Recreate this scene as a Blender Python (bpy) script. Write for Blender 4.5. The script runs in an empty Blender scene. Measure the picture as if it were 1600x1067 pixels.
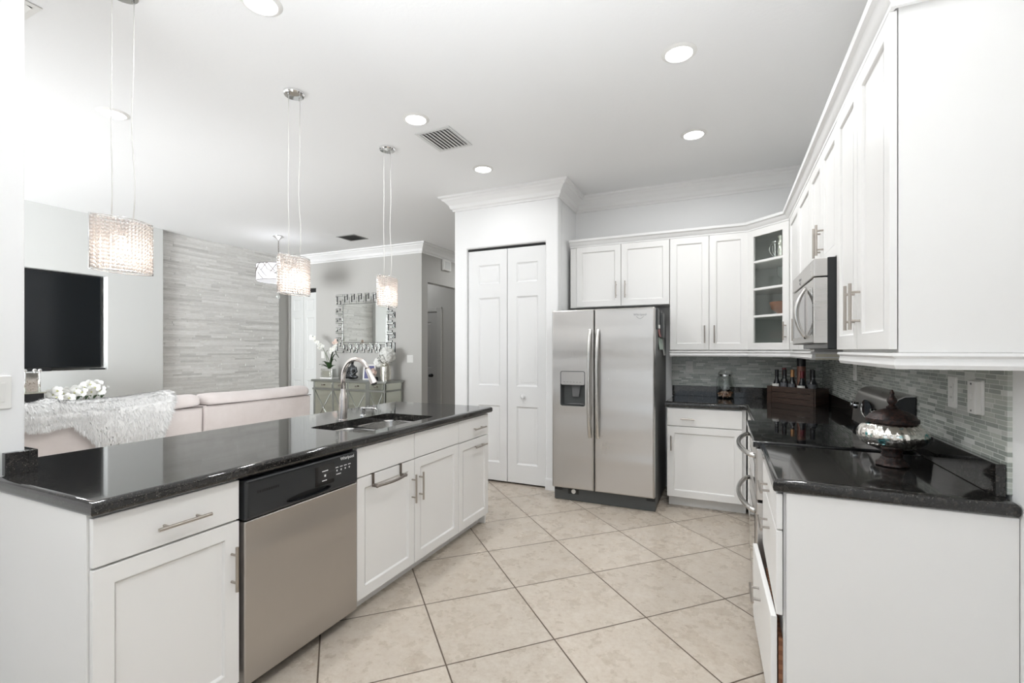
import bpy, bmesh, math, random
from mathutils import Vector, Matrix

random.seed(7)
SC = bpy.context.scene
COL = SC.collection
R = math.radians

# ------------------------------------------------------------------ camera
cam_d = bpy.data.cameras.new('camera')
cam = bpy.data.objects.new('camera', cam_d)
COL.objects.link(cam)
cam.location = (0.0, 0.0, 1.38)
cam.rotation_euler = (R(90), 0, math.atan(335 / 735))
cam_d.sensor_width = 36.0
cam_d.lens = 735 / 1600 * 36.0
cam_d.shift_y = 13.5 / 1600
cam_d.clip_start = 0.02
SC.camera = cam

# ------------------------------------------------------------------ light
SC.view_settings.view_transform = 'Standard'
SC.view_settings.look = 'None'
SC.view_settings.gamma = 1.0
SC.view_settings.use_curve_mapping = False
SC.view_settings.exposure = 0.60

world = bpy.data.worlds.new('sky')
SC.world = world
world.use_nodes = True
wn = world.node_tree
bgn = wn.nodes['Background']
sky = wn.nodes.new('ShaderNodeTexSky')
sky.sky_type = 'HOSEK_WILKIE'
sky.turbidity = 4.0
sky.sun_direction = (0.1, -0.6, 0.8)
wn.links.new(sky.outputs[0], bgn.inputs[0])
bgn.inputs[1].default_value = 1.2


def area_light(name, loc, rot, sx, sy, watts, col=(1, 1, 1)):
    l = bpy.data.lights.new(name, 'AREA')
    l.shape = 'RECTANGLE'
    l.size, l.size_y = sx, sy
    l.energy = watts
    l.color = col
    o = bpy.data.objects.new(name, l)
    COL.objects.link(o)
    o.location = loc
    o.rotation_euler = rot
    return o


# daylight entering through the glass doors behind the camera and the living room windows
area_light('daylight_kitchen', (-0.85, -3.05, 1.35), (R(105), 0, 0), 2.5, 2.3, 9, (0.90, 0.95, 1.0))
dl_ = area_light('daylight_living', (-5.3, -3.05, 1.5), (R(97), 0, R(15)), 3.0, 2.0, 70, (0.93, 0.965, 1.0))
dl_.data.spread = R(70)
# unseen fill lamps added to brighten the ceiling, in the manner of a bounced flash
fl = area_light('bounce_fill', (-0.60, -0.9, 0.40), (R(147), 0, 0), 2.2, 2.6, 34, (0.925, 0.962, 1.0))
fl.data.spread = R(60)
fl = area_light('bounce_fill_island', (-3.25, 2.5, 0.45), (R(172), R(-12), 0), 0.7, 1.6, 8, (0.935, 0.965, 1.0))  # added behind the island, out of sight, to lift the ceiling and sofa
fl.data.spread = R(140)
fl = area_light('bounce_fill_living', (-5.2, -0.6, 0.35), (R(142), 0, R(8)), 2.6, 2.0, 40, (0.925, 0.962, 1.0))  # added behind the partition, out of sight, to brighten the living room
fl.data.spread = R(125)

# ------------------------------------------------------------------ helpers


class Frame:
    """local axes on a face: a along u, b straight up, c out of the face"""
    def __init__(s, o, u, n):
        s.o, s.u, s.n = Vector(o), Vector(u).normalized(), Vector(n).normalized()

    def __call__(s, a, b, c):
        return s.o + s.u * a + s.n * c + Vector((0, 0, b))

    def matrix(s):
        z = Vector((0, 0, 1))
        return Matrix(((s.u.x, z.x, s.n.x, s.o.x), (s.u.y, z.y, s.n.y, s.o.y), (s.u.z, z.z, s.n.z, s.o.z), (0, 0, 0, 1)))


XYZ = lambda x, y, z: Vector((x, y, z))


def world_loc(o):
    v = Vector((0, 0, 0))
    while o is not None:
        v += o.location
        o = o.parent
    return v


def tag(o, label=None, cat=None, group=None, kind=None):
    if label: o['label'] = label
    if cat: o['category'] = cat
    if group: o['group'] = group
    if kind: o['kind'] = kind
    return o


def thing(name, loc, label, cat, group=None, kind=None):
    o = bpy.data.objects.new(name, None)
    o.empty_display_size = 0.1
    COL.objects.link(o)
    o.location = loc
    return tag(o, label, cat, group, kind)


class MB:
    def __init__(s):
        s.bm = bmesh.new()

    def box(s, x0, x1, y0, y1, z0, z1, F=XYZ):
        c = [s.bm.verts.new(F(x, y, z)) for x in (x0, x1) for y in (y0, y1) for z in (z0, z1)]
        for f in ((0, 1, 3, 2), (4, 6, 7, 5), (0, 4, 5, 1), (2, 3, 7, 6), (0, 2, 6, 4), (1, 5, 7, 3)):
            s.bm.faces.new([c[i] for i in f])
        return s

    def hexa(s, p):
        """8 points: bottom ring of four, then top ring of four"""
        c = [s.bm.verts.new(Vector(q)) for q in p]
        for f in ((3, 2, 1, 0), (4, 5, 6, 7), (0, 1, 5, 4), (1, 2, 6, 5), (2, 3, 7, 6), (3, 0, 4, 7)):
            s.bm.faces.new([c[i] for i in f])
        return s

    def rings(s, rings, cap0=True, cap1=True, closed=True, loop=False):
        vs = [[s.bm.verts.new(Vector(p)) for p in r] for r in rings]
        n = len(vs[0])
        pairs = list(zip(vs, vs[1:]))
        if loop: pairs.append((vs[-1], vs[0]))
        for a, b in pairs:
            for i in range(n if closed else n - 1):
                j = (i + 1) % n
                s.bm.faces.new((a[i], a[j], b[j], b[i]))
        if cap0 and not loop: s.bm.faces.new(vs[0][::-1])
        if cap1 and not loop: s.bm.faces.new(vs[-1])
        return s

    def tube(s, pts, r, seg=10, caps=True, squash=None):
        pts = [Vector(p) for p in pts]
        rr = r if isinstance(r, (list, tuple)) else [r] * len(pts)
        t = (pts[1] - pts[0]).normalized()
        up = Vector((0, 0, 1)) if abs(t.z) < 0.9 else Vector((1, 0, 0))
        x = t.cross(up).normalized()
        out = []
        for i, p in enumerate(pts):
            a = pts[max(i - 1, 0)]; b = pts[min(i + 1, len(pts) - 1)]
            t = (b - a).normalized()
            x = (x - t * x.dot(t)).normalized()
            y = t.cross(x)
            out.append([p + (x * math.cos(k * 2 * math.pi / seg) + y * math.sin(k * 2 * math.pi / seg)) * rr[i] for k in range(seg)])
        return s.rings(out, caps, caps)

    def lathe(s, prof, c, seg=32, wob=None, cap0=True, cap1=True):
        c = Vector(c)
        out = []
        for r, z in prof:
            ring = []
            for k in range(seg):
                a = k * 2 * math.pi / seg
                q = r * (wob(a, z) if wob else 1)
                ring.append(c + Vector((q * math.cos(a), q * math.sin(a), z)))
            out.append(ring)
        return s.rings(out, cap0, cap1)

    def ball(s, c, r, sub=2, scale=(1, 1, 1), rot=None):
        m = Matrix.Translation(Vector(c)) @ (rot.to_4x4() if rot else Matrix()) @ Matrix.Diagonal((r * scale[0], r * scale[1], r * scale[2], 1))
        bmesh.ops.create_icosphere(s.bm, subdivisions=sub, radius=1.0, matrix=m)
        return s

    def plate(s, outline, c0, c1, F=XYZ, holes=(), bull=0.0, bull0=0.0, steps=5):
        """flat slab: outline in (a, b), thickness along c, holes cut right through; bull rounds the c1 edge"""
        def area(p):
            return sum(p[i][0] * p[(i + 1) % len(p)][1] - p[(i + 1) % len(p)][0] * p[i][1] for i in range(len(p)))
        if area(outline) < 0: outline = outline[::-1]

        def inset(p, d):
            if d == 0: return p
            n = len(p); out = []
            for i in range(n):
                a, b, c = Vector(p[i - 1]).to_2d(), Vector(p[i]).to_2d(), Vector(p[(i + 1) % n]).to_2d()
                e1, e2 = (b - a).normalized(), (c - b).normalized()
                n1, n2 = Vector((-e1.y, e1.x)), Vector((-e2.y, e2.x))
                m = n1 + n2
                m = m / max(m.dot(n1), 1e-6)
                out.append((b.x + m.x * d, b.y + m.y * d))
            return out
        prof = []
        if bull0 > 0:
            for k in range(steps + 1):
                a = k / steps * math.pi / 2
                prof.append((bull0 * (1 - math.sin(a)), c0 + bull0 * (1 - math.cos(a))))
        else:
            prof.append((0, c0))
        if bull > 0:
            for k in range(steps + 1):
                a = k / steps * math.pi / 2
                prof.append((bull * (1 - math.cos(a)), c1 - bull * (1 - math.sin(a))))
        else:
            prof.append((0, c1))
        bm = s.bm
        loops = [[bm.verts.new(F(p[0], p[1], c)) for p in inset(outline, d)] for d, c in prof]
        n = len(outline)
        flat_rings = ([loops[-1]] if bull > 0 else []) + ([loops[0]] if bull0 > 0 else [])
        for A, B in zip(loops, loops[1:]):
            for i in range(n):
                j = (i + 1) % n
                bm.faces.new((A[i], A[j], B[j], B[i]))
        hl0, hl1 = [], []
        for h in holes:
            if area(h) > 0: h = h[::-1]
            A = [bm.verts.new(F(p[0], p[1], c0)) for p in h]
            B = [bm.verts.new(F(p[0], p[1], c1)) for p in h]
            for i in range(len(h)):
                j = (i + 1) % len(h)
                bm.faces.new((A[i], A[j], B[j], B[i]))
            hl0.append(A); hl1.append(B)
        for ring, hs in ((loops[0], hl0), (loops[-1], hl1)):
            if not hs and len(ring) <= 4:
                bm.faces.new(ring if ring is loops[-1] else ring[::-1])
            else:
                es = []
                for L in [ring] + hs:
                    for i in range(len(L)):
                        e = bm.edges.get((L[i], L[(i + 1) % len(L)]))
                        es.append(e)
                bmesh.ops.triangle_fill(bm, use_beauty=True, edges=es)
        for L in flat_rings:
            for i in range(n):
                e = bm.edges.get((L[i], L[(i + 1) % n]))
                if e: e.smooth = False
        return s

    def sweep(s, path, prof, closed=False):
        """profile (out, z) carried along a plan path with mitred corners; out is to the right of travel"""
        n = len(path); out = []
        P = [Vector(p) for p in path]
        for i in range(n):
            a = P[i - 1] if (i > 0 or closed) else None
            b = P[(i + 1) % n] if (i < n - 1 or closed) else None
            es = []
            if a is not None: es.append((P[i] - a).normalized())
            if b is not None: es.append((b - P[i]).normalized())
            ns = [Vector((e.y, -e.x)) for e in es]
            m = ns[0] if len(ns) == 1 else (ns[0] + ns[1]) / max((ns[0] + ns[1]).dot(ns[0]), 1e-6)
            out.append([(P[i].x + m.x * d, P[i].y + m.y * d, z) for d, z in prof])
        return s.rings(out, not closed, not closed, True, closed)

    def build(s, name, mat, parent=None, bevel=0.0, seg=2, smooth=False, subsurf=0, solid=0.0, remesh=0.0, angle=35):
        bm = s.bm
        off = world_loc(parent) if parent is not None else Vector((0, 0, 0))
        if parent is None and len(bm.verts):
            xs = [v.co for v in bm.verts]
            off = Vector(((min(v.x for v in xs) + max(v.x for v in xs)) / 2, (min(v.y for v in xs) + max(v.y for v in xs)) / 2, min(v.z for v in xs)))
        for v in bm.verts: v.co -= off
        bmesh.ops.recalc_face_normals(bm, faces=bm.faces)
        me = bpy.data.meshes.new(name)
        if smooth and smooth != 'all':
            lim = R(angle)
            for e in bm.edges:
                if len(e.link_faces) == 2 and e.calc_face_angle(0) > lim: e.smooth = False
        bm.to_mesh(me); bm.free()
        o = bpy.data.objects.new(name, me)
        COL.objects.link(o)
        if parent is not None: o.parent = parent
        else: o.location = off
        if mat: me.materials.append(mat)
        if smooth:
            for p in me.polygons: p.use_smooth = True
        if remesh:
            m = o.modifiers.new('remesh', 'REMESH'); m.mode = 'VOXEL'; m.voxel_size = remesh; m.use_smooth_shade = True
            m = o.modifiers.new('soft', 'SMOOTH'); m.iterations = 4
        if solid:
            m = o.modifiers.new('solid', 'SOLIDIFY'); m.thickness = solid; m.offset = -1
        if bevel:
            m = o.modifiers.new('bevel', 'BEVEL'); m.width = bevel; m.segments = seg; m.limit_method = 'ANGLE'; m.angle_limit = R(40)
            m.harden_normals = False
            for p in me.polygons: p.use_smooth = True
        if (bevel or (smooth and smooth != 'all')) and not remesh:
            m = o.modifiers.new('weighted', 'WEIGHTED_NORMAL'); m.keep_sharp = True; m.weight = 60
        if subsurf:
            m = o.modifiers.new('sub', 'SUBSURF'); m.levels = subsurf; m.render_levels = subsurf
        return o


def copy_tree(o, parent=None):
    c = o.copy(); COL.objects.link(c)
    if parent is not None: c.parent = parent
    for ch in list(o.children): copy_tree(ch, c)
    return c


def text_on(name, body, F, a, b, c, size, mat, parent, align='CENTER', slant=0.0):
    cu = bpy.data.curves.new(name, 'FONT')
    cu.body = body; cu.size = size; cu.extrude = 0.0004; cu.align_x = align; cu.shear = slant
    t = bpy.data.objects.new('tmp', cu); COL.objects.link(t)
    bpy.context.view_layer.update()
    me = bpy.data.meshes.new_from_object(t.evaluated_get(bpy.context.evaluated_depsgraph_get()))
    bpy.data.objects.remove(t); bpy.data.curves.remove(cu)
    off = world_loc(parent)
    fm = F.matrix()
    for v in me.vertices:
        v.co = F(a + v.co.x, b + v.co.y, c + v.co.z) - off
    me.materials.clear(); me.materials.append(mat)
    o = bpy.data.objects.new(name, me); COL.objects.link(o); o.parent = parent
    return o


def rrect(a0, a1, b0, b1, r, n=5):
    out = []
    for cx, cy, s in ((a1 - r, b1 - r, 0), (a0 + r, b1 - r, 90), (a0 + r, b0 + r, 180), (a1 - r, b0 + r, 270)):
        for k in range(n + 1):
            t = R(s + 90 * k / n)
            out.append((cx + r * math.cos(t), cy + r * math.sin(t)))
    return out


def arc(c, r, a0, a1, n):
    return [(c[0] + r * math.cos(R(a0 + (a1 - a0) * k / n)), c[1] + r * math.sin(R(a0 + (a1 - a0) * k / n))) for k in range(n + 1)]


# ------------------------------------------------------------------ materials


def mat(name, col=(0.8, 0.8, 0.8), rough=0.5, metal=0.0, **kw):
    m = bpy.data.materials.new(name); m.use_nodes = True
    b = m.node_tree.nodes['Principled BSDF']
    b.inputs['Base Color'].default_value = (*col, 1)
    b.inputs['Roughness'].default_value = rough
    b.inputs['Metallic'].default_value = metal
    for k, v in kw.items():
        k = {'trans': 'Transmission Weight', 'ior': 'IOR', 'coat': 'Coat Weight', 'emit': 'Emission Strength', 'emitc': 'Emission Color',
             'spec': 'Specular IOR Level', 'alpha': 'Alpha', 'sheen': 'Sheen Weight', 'sss': 'Subsurface Weight'}[k]
        b.inputs[k].default_value = (*v, 1) if isinstance(v, tuple) else v
    return m


class N:
    def __init__(s, m):
        s.t = m.node_tree; s.b = s.t.nodes['Principled BSDF']

    def n(s, kind, **kw):
        o = s.t.nodes.new('ShaderNode' + kind)
        for k, v in kw.items():
            if isinstance(k, str) and k in o.inputs: o.inputs[k].default_value = v
            else: setattr(o, k, v)
        return o

    def l(s, a, b): s.t.links.new(a, b)

    def pos(s):
        return s.n('NewGeometry').outputs['Position']

    def mapping(s, v, scale=(1, 1, 1), rot=(0, 0, 0), loc=(0, 0, 0)):
        m = s.n('Mapping')
        m.inputs['Scale'].default_value = scale; m.inputs['Rotation'].default_value = rot; m.inputs['Location'].default_value = loc
        s.l(v, m.inputs['Vector']); return m.outputs[0]

    def noise(s, v, scale, detail=4, rough=0.5):
        o = s.n('TexNoise'); o.inputs['Scale'].default_value = scale; o.inputs['Detail'].default_value = detail; o.inputs['Roughness'].default_value = rough
        if v is not None: s.l(v, o.inputs['Vector'])
        return o

    def ramp(s, f, stops):
        r = s.n('ValToRGB'); e = r.color_ramp.elements
        while len(e) < len(stops): e.new(0.5)
        for i, (p, c) in enumerate(stops):
            e[i].position = p; e[i].color = (*c, 1) if len(c) == 3 else c
        s.l(f, r.inputs[0]); return r.outputs[0]

    def mix(s, f, a, b):
        m = s.n('Mix'); m.data_type = 'RGBA'
        for sock, v in ((m.inputs[0], f), (m.inputs[6], a), (m.inputs[7], b)):
            if hasattr(v, 'is_output'): s.l(v, sock)
            elif isinstance(v, tuple): sock.default_value = (*v, 1)
            else: sock.default_value = v
        return m.outputs[2]

    def math(s, op, a, b=0.0):
        m = s.n('Math'); m.operation = op
        for i, v in enumerate((a, b)):
            if hasattr(v, 'is_output'): s.l(v, m.inputs[i])
            else: m.inputs[i].default_value = v
        return m.outputs[0]

    def bump(s, h, strength=0.2, dist=0.01):
        b = s.n('Bump'); b.inputs['Strength'].default_value = strength; b.inputs['Distance'].default_value = dist
        s.l(h, b.inputs['Height']); s.l(b.outputs[0], s.b.inputs['Normal'])


M = {}
M['paint_white'] = mat('paint_white', (0.87, 0.87, 0.865), 0.6)
n = N(M['paint_white']); n.bump(n.noise(n.pos(), 180, 3).outputs[0], 0.06, 0.002)
M['paint_gray'] = mat('paint_gray', (0.50, 0.49, 0.465), 0.6)
n = N(M['paint_gray']); n.bump(n.noise(n.pos(), 180, 3).outputs[0], 0.06, 0.002)
M['paint_pale'] = mat('paint_pale', (0.68, 0.685, 0.665), 0.6)
n = N(M['paint_pale']); n.bump(n.noise(n.pos(), 180, 3).outputs[0], 0.06, 0.002)
M['ceiling'] = mat('ceiling_knockdown', (0.87, 0.87, 0.865), 0.8)
n = N(M['ceiling']); n.bump(n.noise(n.pos(), 45, 5, 0.6).outputs[0], 0.25, 0.004)
M['trim'] = mat('trim_white', (0.87, 0.865, 0.855), 0.38)
M['cab'] = mat('cabinet_white', (0.85, 0.84, 0.82), 0.42)
M['cab_in'] = mat('cabinet_inside', (0.80, 0.81, 0.79), 0.5)
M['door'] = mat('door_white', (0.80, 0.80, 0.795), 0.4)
M['cream'] = mat('cream_edge', (0.74, 0.70, 0.58), 0.45)
M['dark'] = mat('shadow_gap', (0.015, 0.015, 0.015), 0.7)
M['black'] = mat('black_plastic', (0.012, 0.013, 0.014), 0.28)
M['black_glass'] = mat('black_glass', (0.006, 0.006, 0.007), 0.04, coat=0.5)
M['gray_plastic'] = mat('gray_plastic', (0.075, 0.08, 0.08), 0.42)
M['dark_gray'] = mat('dark_gray_enamel', (0.12, 0.12, 0.12), 0.42)
M['white_plastic'] = mat('white_plastic', (0.82, 0.81, 0.78), 0.35)
M['nickel'] = mat('brushed_nickel', (0.46, 0.42, 0.38), 0.28, 1.0)
M['dark_nickel'] = mat('dark_nickel', (0.26, 0.23, 0.21), 0.3, 1.0)
M['chrome'] = mat('chrome', (0.85, 0.85, 0.85), 0.06, 1.0)
M['faucet'] = mat('faucet_steel', (0.75, 0.70, 0.67), 0.22, 1.0)
M['mirror'] = mat('mirror_glass', (0.86, 0.88, 0.86), 0.01, 1.0)
M['mirror_dim'] = mat('antique_mirror', (0.72, 0.74, 0.66), 0.10, 1.0)
M['silver_edge'] = mat('silver_leaf_edge', (0.40, 0.41, 0.39), 0.30, 1.0)
M['white_ink'] = mat('white_lettering', (0.8, 0.8, 0.8), 0.5)
M['gray_ink'] = mat('gray_lettering', (0.16, 0.16, 0.17), 0.4)


def steel(name, col, vertical=True, rough=0.31, wave=0.45):
    m = mat(name, col, rough, 1.0)
    n = N(m)
    p = n.pos()
    st = n.noise(n.mapping(p, (400, 400, 1.5) if vertical else (2, 2, 500)), 1.0, 2)
    sm = n.noise(n.mapping(p, (3.0, 3.0, 2.2)), 1.6, 3, 0.55)
    sm.inputs['Distortion'].default_value = 0.8
    r = n.math('ADD', n.math('MULTIPLY', st.outputs[0], 0.10), n.math('MULTIPLY', sm.outputs[0], 0.10))
    n.l(n.math('ADD', r, rough - 0.10), n.b.inputs['Roughness'])
    wv = n.noise(n.mapping(p, (0.45, 0.45, 2.6)), 1.5, 1, 0.4)
    b0 = n.n('Bump'); b0.inputs['Strength'].default_value = wave; b0.inputs['Distance'].default_value = 0.05; n.l(wv.outputs[0], b0.inputs['Height'])
    b1 = n.n('Bump'); b1.inputs['Strength'].default_value = 0.035; b1.inputs['Distance'].default_value = 0.001; n.l(st.outputs[0], b1.inputs['Height'])
    n.l(b0.outputs[0], b1.inputs['Normal']); n.l(b1.outputs[0], n.b.inputs['Normal'])
    return m


M['steel'] = steel('brushed_steel', (0.64, 0.62, 0.60))
M['steel_door'] = steel('brushed_steel_door', (0.50, 0.475, 0.45), rough=0.34)
M['steel_h'] = steel('brushed_steel_flat', (0.62, 0.60, 0.58), False, 0.3, 0.04)
M['handle_steel'] = mat('polished_handle_steel', (0.62, 0.61, 0.59), 0.24, 1.0)
M['sink'] = mat('sink_steel', (0.70, 0.69, 0.67), 0.24, 1.0)

# granite
m = M['granite'] = mat('black_granite', (0.01, 0.01, 0.01), 0.07)
n = N(m); p = n.pos()
v = n.n('TexVoronoi'); v.inputs['Scale'].default_value = 240; n.l(p, v.inputs['Vector'])
nz = n.noise(p, 60, 5, 0.7)
fl = n.ramp(v.outputs['Distance'], [(0.0, (1, 1, 1)), (0.22, (0.4, 0.4, 0.4)), (0.36, (0, 0, 0))])
pick = n.ramp(v.outputs['Color'], [(0.50, (0, 0, 0)), (0.72, (1, 1, 1))])
base = n.ramp(nz.outputs[0], [(0.36, (0.007, 0.0072, 0.0075)), (0.58, (0.020, 0.019, 0.018)), (0.70, (0.065, 0.056, 0.047))])
f = n.math('MULTIPLY', fl, pick)
n.l(n.mix(f, base, (0.26, 0.235, 0.20)), n.b.inputs['Base Color'])
n.b.inputs['Coat Weight'].default_value = 0.25
n.b.inputs['Coat Roughness'].default_value = 0.02

# floor tile laid on the diagonal
m = M['tile'] = mat('beige_floor_tile', (0.5, 0.42, 0.33), 0.3)
n = N(m); p = n.pos()
S2 = math.sqrt(0.5); D = 0.3705 * math.sqrt(2)
rp = n.n('VectorRotate'); rp.rotation_type = 'Z_AXIS'; rp.inputs['Center'].default_value = (-1.118, 2.497, 0); rp.inputs['Angle'].default_value = R(45)
n.l(p, rp.inputs['Vector'])
sub = n.n('VectorMath'); sub.operation = 'SUBTRACT'; sub.inputs[1].default_value = (-1.118, 2.497, 0); n.l(rp.outputs[0], sub.inputs[0])
sc = n.n('VectorMath'); sc.operation = 'SCALE'; sc.inputs[3].default_value = 1 / D; n.l(sub.outputs[0], sc.inputs[0])
sx = n.n('SeparateXYZ'); n.l(sc.outputs[0], sx.inputs[0])


def grout(c):
    f = n.math('FRACT', c)
    return n.math('ABSOLUTE', n.math('SUBTRACT', f, 0.5))


gm = n.math('MAXIMUM', grout(sx.outputs[0]), grout(sx.outputs[1]))
gmask = n.ramp(gm, [(0.4915, (0, 0, 0)), (0.4945, (1, 1, 1))])
fl_ = n.n('VectorMath'); fl_.operation = 'FLOOR'; n.l(sc.outputs[0], fl_.inputs[0])
wnz = n.n('TexWhiteNoise'); n.l(fl_.outputs[0], wnz.inputs['Vector'])
offs = n.n('VectorMath'); offs.operation = 'MULTIPLY_ADD'; n.l(wnz.outputs['Color'], offs.inputs[0]); offs.inputs[1].default_value = (7, 7, 7); n.l(p, offs.inputs[2])
n1 = n.noise(offs.outputs[0], 9, 8, 0.62)
n2 = n.noise(offs.outputs[0], 42, 6, 0.72)
n3 = n.noise(n.mapping(offs.outputs[0], (1, 2.4, 1), (0, 0, 0.6)), 13, 6, 0.7)
c1 = n.ramp(n1.outputs[0], [(0.30, (0.50, 0.415, 0.33)), (0.50, (0.60, 0.525, 0.44)), (0.70, (0.68, 0.615, 0.535))])
c2 = n.ramp(n2.outputs[0], [(0.28, (0.40, 0.31, 0.23)), (0.46, (0.60, 0.52, 0.43)), (0.66, (0.72, 0.655, 0.57))])
cc = n.mix(0.5, c1, c2)
sp = n.ramp(n3.outputs[0], [(0.56, (0, 0, 0)), (0.80, (1, 1, 1))])
cc = n.mix(n.math('MULTIPLY', sp, 0.55), cc, (0.40, 0.31, 0.225))
tv = n.math('ADD', n.math('MULTIPLY', wnz.outputs['Value'], 0.10), 0.82)
hs = n.n('HueSaturation'); n.l(cc, hs.inputs['Color']); n.l(tv, hs.inputs['Value'])
n.l(n.mix(gmask, hs.outputs[0], (0.085, 0.058, 0.038)), n.b.inputs['Base Color'])
n.l(n.math('ADD', n.math('MULTIPLY', n1.outputs[0], 0.12), n.math('ADD', n.math('MULTIPLY', gmask, 0.4), 0.22)), n.b.inputs['Roughness'])
h = n.math('SUBTRACT', n.math('MULTIPLY', n2.outputs[0], 0.12), gmask)
n.bump(h, 0.35, 0.002)


# glass strip mosaic
def mosaic(name, swap):
    m = mat(name, (0.4, 0.42, 0.4), 0.15)
    n = N(m)
    sx = n.n('SeparateXYZ'); n.l(n.pos(), sx.inputs[0])
    rows = n.math('DIVIDE', sx.outputs[2], 0.0155)
    rid = n.math('FLOOR', rows)
    w1 = n.n('TexWhiteNoise'); w1.noise_dimensions = '1D'; n.l(rid, w1.inputs['W'])
    ln = n.math('ADD', n.math('MULTIPLY', w1.outputs['Value'], 0.035), 0.062)
    along = n.math('ADD', n.math('DIVIDE', sx.outputs[1 if swap else 0], ln), n.math('MULTIPLY', w1.outputs['Value'], 57.3))
    cid = n.math('FLOOR', along)
    cb = n.n('CombineXYZ'); n.l(rid, cb.inputs[0]); n.l(cid, cb.inputs[1])
    w2 = n.n('TexWhiteNoise'); n.l(cb.outputs[0], w2.inputs['Vector'])
    col = n.ramp(w2.outputs['Value'], [(0.0, (0.345, 0.37, 0.335)), (0.30, (0.42, 0.445, 0.405)), (0.55, (0.50, 0.52, 0.475)), (0.78, (0.58, 0.59, 0.555)), (0.9, (0.72, 0.73, 0.69))])
    col.node.color_ramp.interpolation = 'CONSTANT'
    fr = n.math('FRACT', rows); fa = n.math('FRACT', along)
    g1 = n.math('ABSOLUTE', n.math('SUBTRACT', fr, 0.5)); g2 = n.math('ABSOLUTE', n.math('SUBTRACT', fa, 0.5))
    gm = n.math('MAXIMUM', n.math('GREATER_THAN', g1, 0.43), n.math('GREATER_THAN', g2, 0.482))
    n.l(n.mix(gm, col, (0.62, 0.63, 0.60)), n.b.inputs['Base Color'])
    n.l(n.math('ADD', n.math('MULTIPLY', gm, 0.5), 0.16), n.b.inputs['Roughness'])
    n.bump(n.math('SUBTRACT', 1.0, gm), 0.3, 0.001)
    return m


M['mosaic_x'] = mosaic('glass_strip_mosaic', False)
M['mosaic_y'] = mosaic('glass_strip_mosaic_side', True)

# ledger stone, one tone per stone
m = M['ledger'] = mat('ledger_stone', (0.6, 0.59, 0.56), 0.8)
n = N(m)
g = n.n('NewGeometry')
n1 = n.noise(n.mapping(g.outputs['Position'], (6, 6, 26)), 2.5, 6, 0.65)
c0 = n.ramp(g.outputs['Random Per Island'], [(0.0, (0.60, 0.59, 0.565)), (0.12, (0.70, 0.69, 0.665)), (0.7, (0.79, 0.78, 0.755)), (1.0, (0.86, 0.85, 0.83))])
c1 = n.ramp(n1.outputs[0], [(0.3, (0.80, 0.78, 0.74)), (0.6, (1, 1, 1))])
mm = n.n('Mix'); mm.data_type = 'RGBA'; mm.blend_type = 'MULTIPLY'; mm.inputs[0].default_value = 0.55
n.l(c0, mm.inputs[6]); n.l(c1, mm.inputs[7]); n.l(mm.outputs[2], n.b.inputs['Base Color'])
n.bump(n1.outputs[0], 0.4, 0.008)

# fabrics
m = M['sofa'] = mat('blush_upholstery', (0.70, 0.62, 0.59), 0.85, sheen=0.25)
n = N(m); p = n.pos()
nz = n.noise(p, 5, 5, 0.6)
n.l(n.ramp(nz.outputs[0], [(0.3, (0.70, 0.635, 0.61)), (0.7, (0.78, 0.72, 0.70))]), n.b.inputs['Base Color'])
n.bump(n.noise(p, 420, 2).outputs[0], 0.15, 0.002)
M['seam'] = mat('dark_piping', (0.10, 0.085, 0.08), 0.8)
m = M['fur'] = bpy.data.materials.new('white_faux_fur'); m.use_nodes = True
t = m.node_tree; t.nodes.remove(t.nodes['Principled BSDF'])
tl = t.nodes.new('ShaderNodeBsdfTranslucent'); tl.inputs[0].default_value = (0.95, 0.945, 0.93, 1)
df = t.nodes.new('ShaderNodeBsdfDiffuse'); df.inputs[0].default_value = (0.95, 0.945, 0.93, 1)
mx = t.nodes.new('ShaderNodeMixShader'); mx.inputs[0].default_value = 0.88
t.links.new(tl.outputs[0], mx.inputs[1]); t.links.new(df.outputs[0], mx.inputs[2])
t.links.new(mx.outputs[0], t.nodes['Material Output'].inputs[0])
M['petal'] = mat('white_petal', (0.86, 0.86, 0.82), 0.6, sss=0.0)
M['petal_pink'] = mat('blush_petal', (0.80, 0.62, 0.55), 0.6)
M['petal_core'] = mat('yellow_green_petal_core', (0.62, 0.62, 0.28), 0.6)
M['leaf'] = mat('dark_leaf', (0.035, 0.075, 0.025), 0.45)
M['stem'] = mat('flower_stem', (0.10, 0.13, 0.06), 0.5)
M['bark'] = mat('brown_stem', (0.14, 0.10, 0.05), 0.6)
M['glass'] = mat('clear_glass', (0.98, 1.0, 0.99), 0.0, trans=1.0, ior=1.46)
M['tv'] = mat('tv_screen', (0.004, 0.006, 0.008), 0.12)

# thin pane glass
m = M['pane'] = bpy.data.materials.new('thin_pane'); m.use_nodes = True
t = m.node_tree; t.nodes.remove(t.nodes['Principled BSDF'])
tr = t.nodes.new('ShaderNodeBsdfTransparent'); tr.inputs[0].default_value = (0.94, 0.96, 0.945, 1)
gl = t.nodes.new('ShaderNodeBsdfGlossy'); gl.inputs['Roughness'].default_value = 0.03
mx = t.nodes.new('ShaderNodeMixShader'); mx.inputs[0].default_value = 0.06
t.links.new(tr.outputs[0], mx.inputs[1]); t.links.new(gl.outputs[0], mx.inputs[2])
t.links.new(mx.outputs[0], t.nodes['Material Output'].inputs[0])

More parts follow.
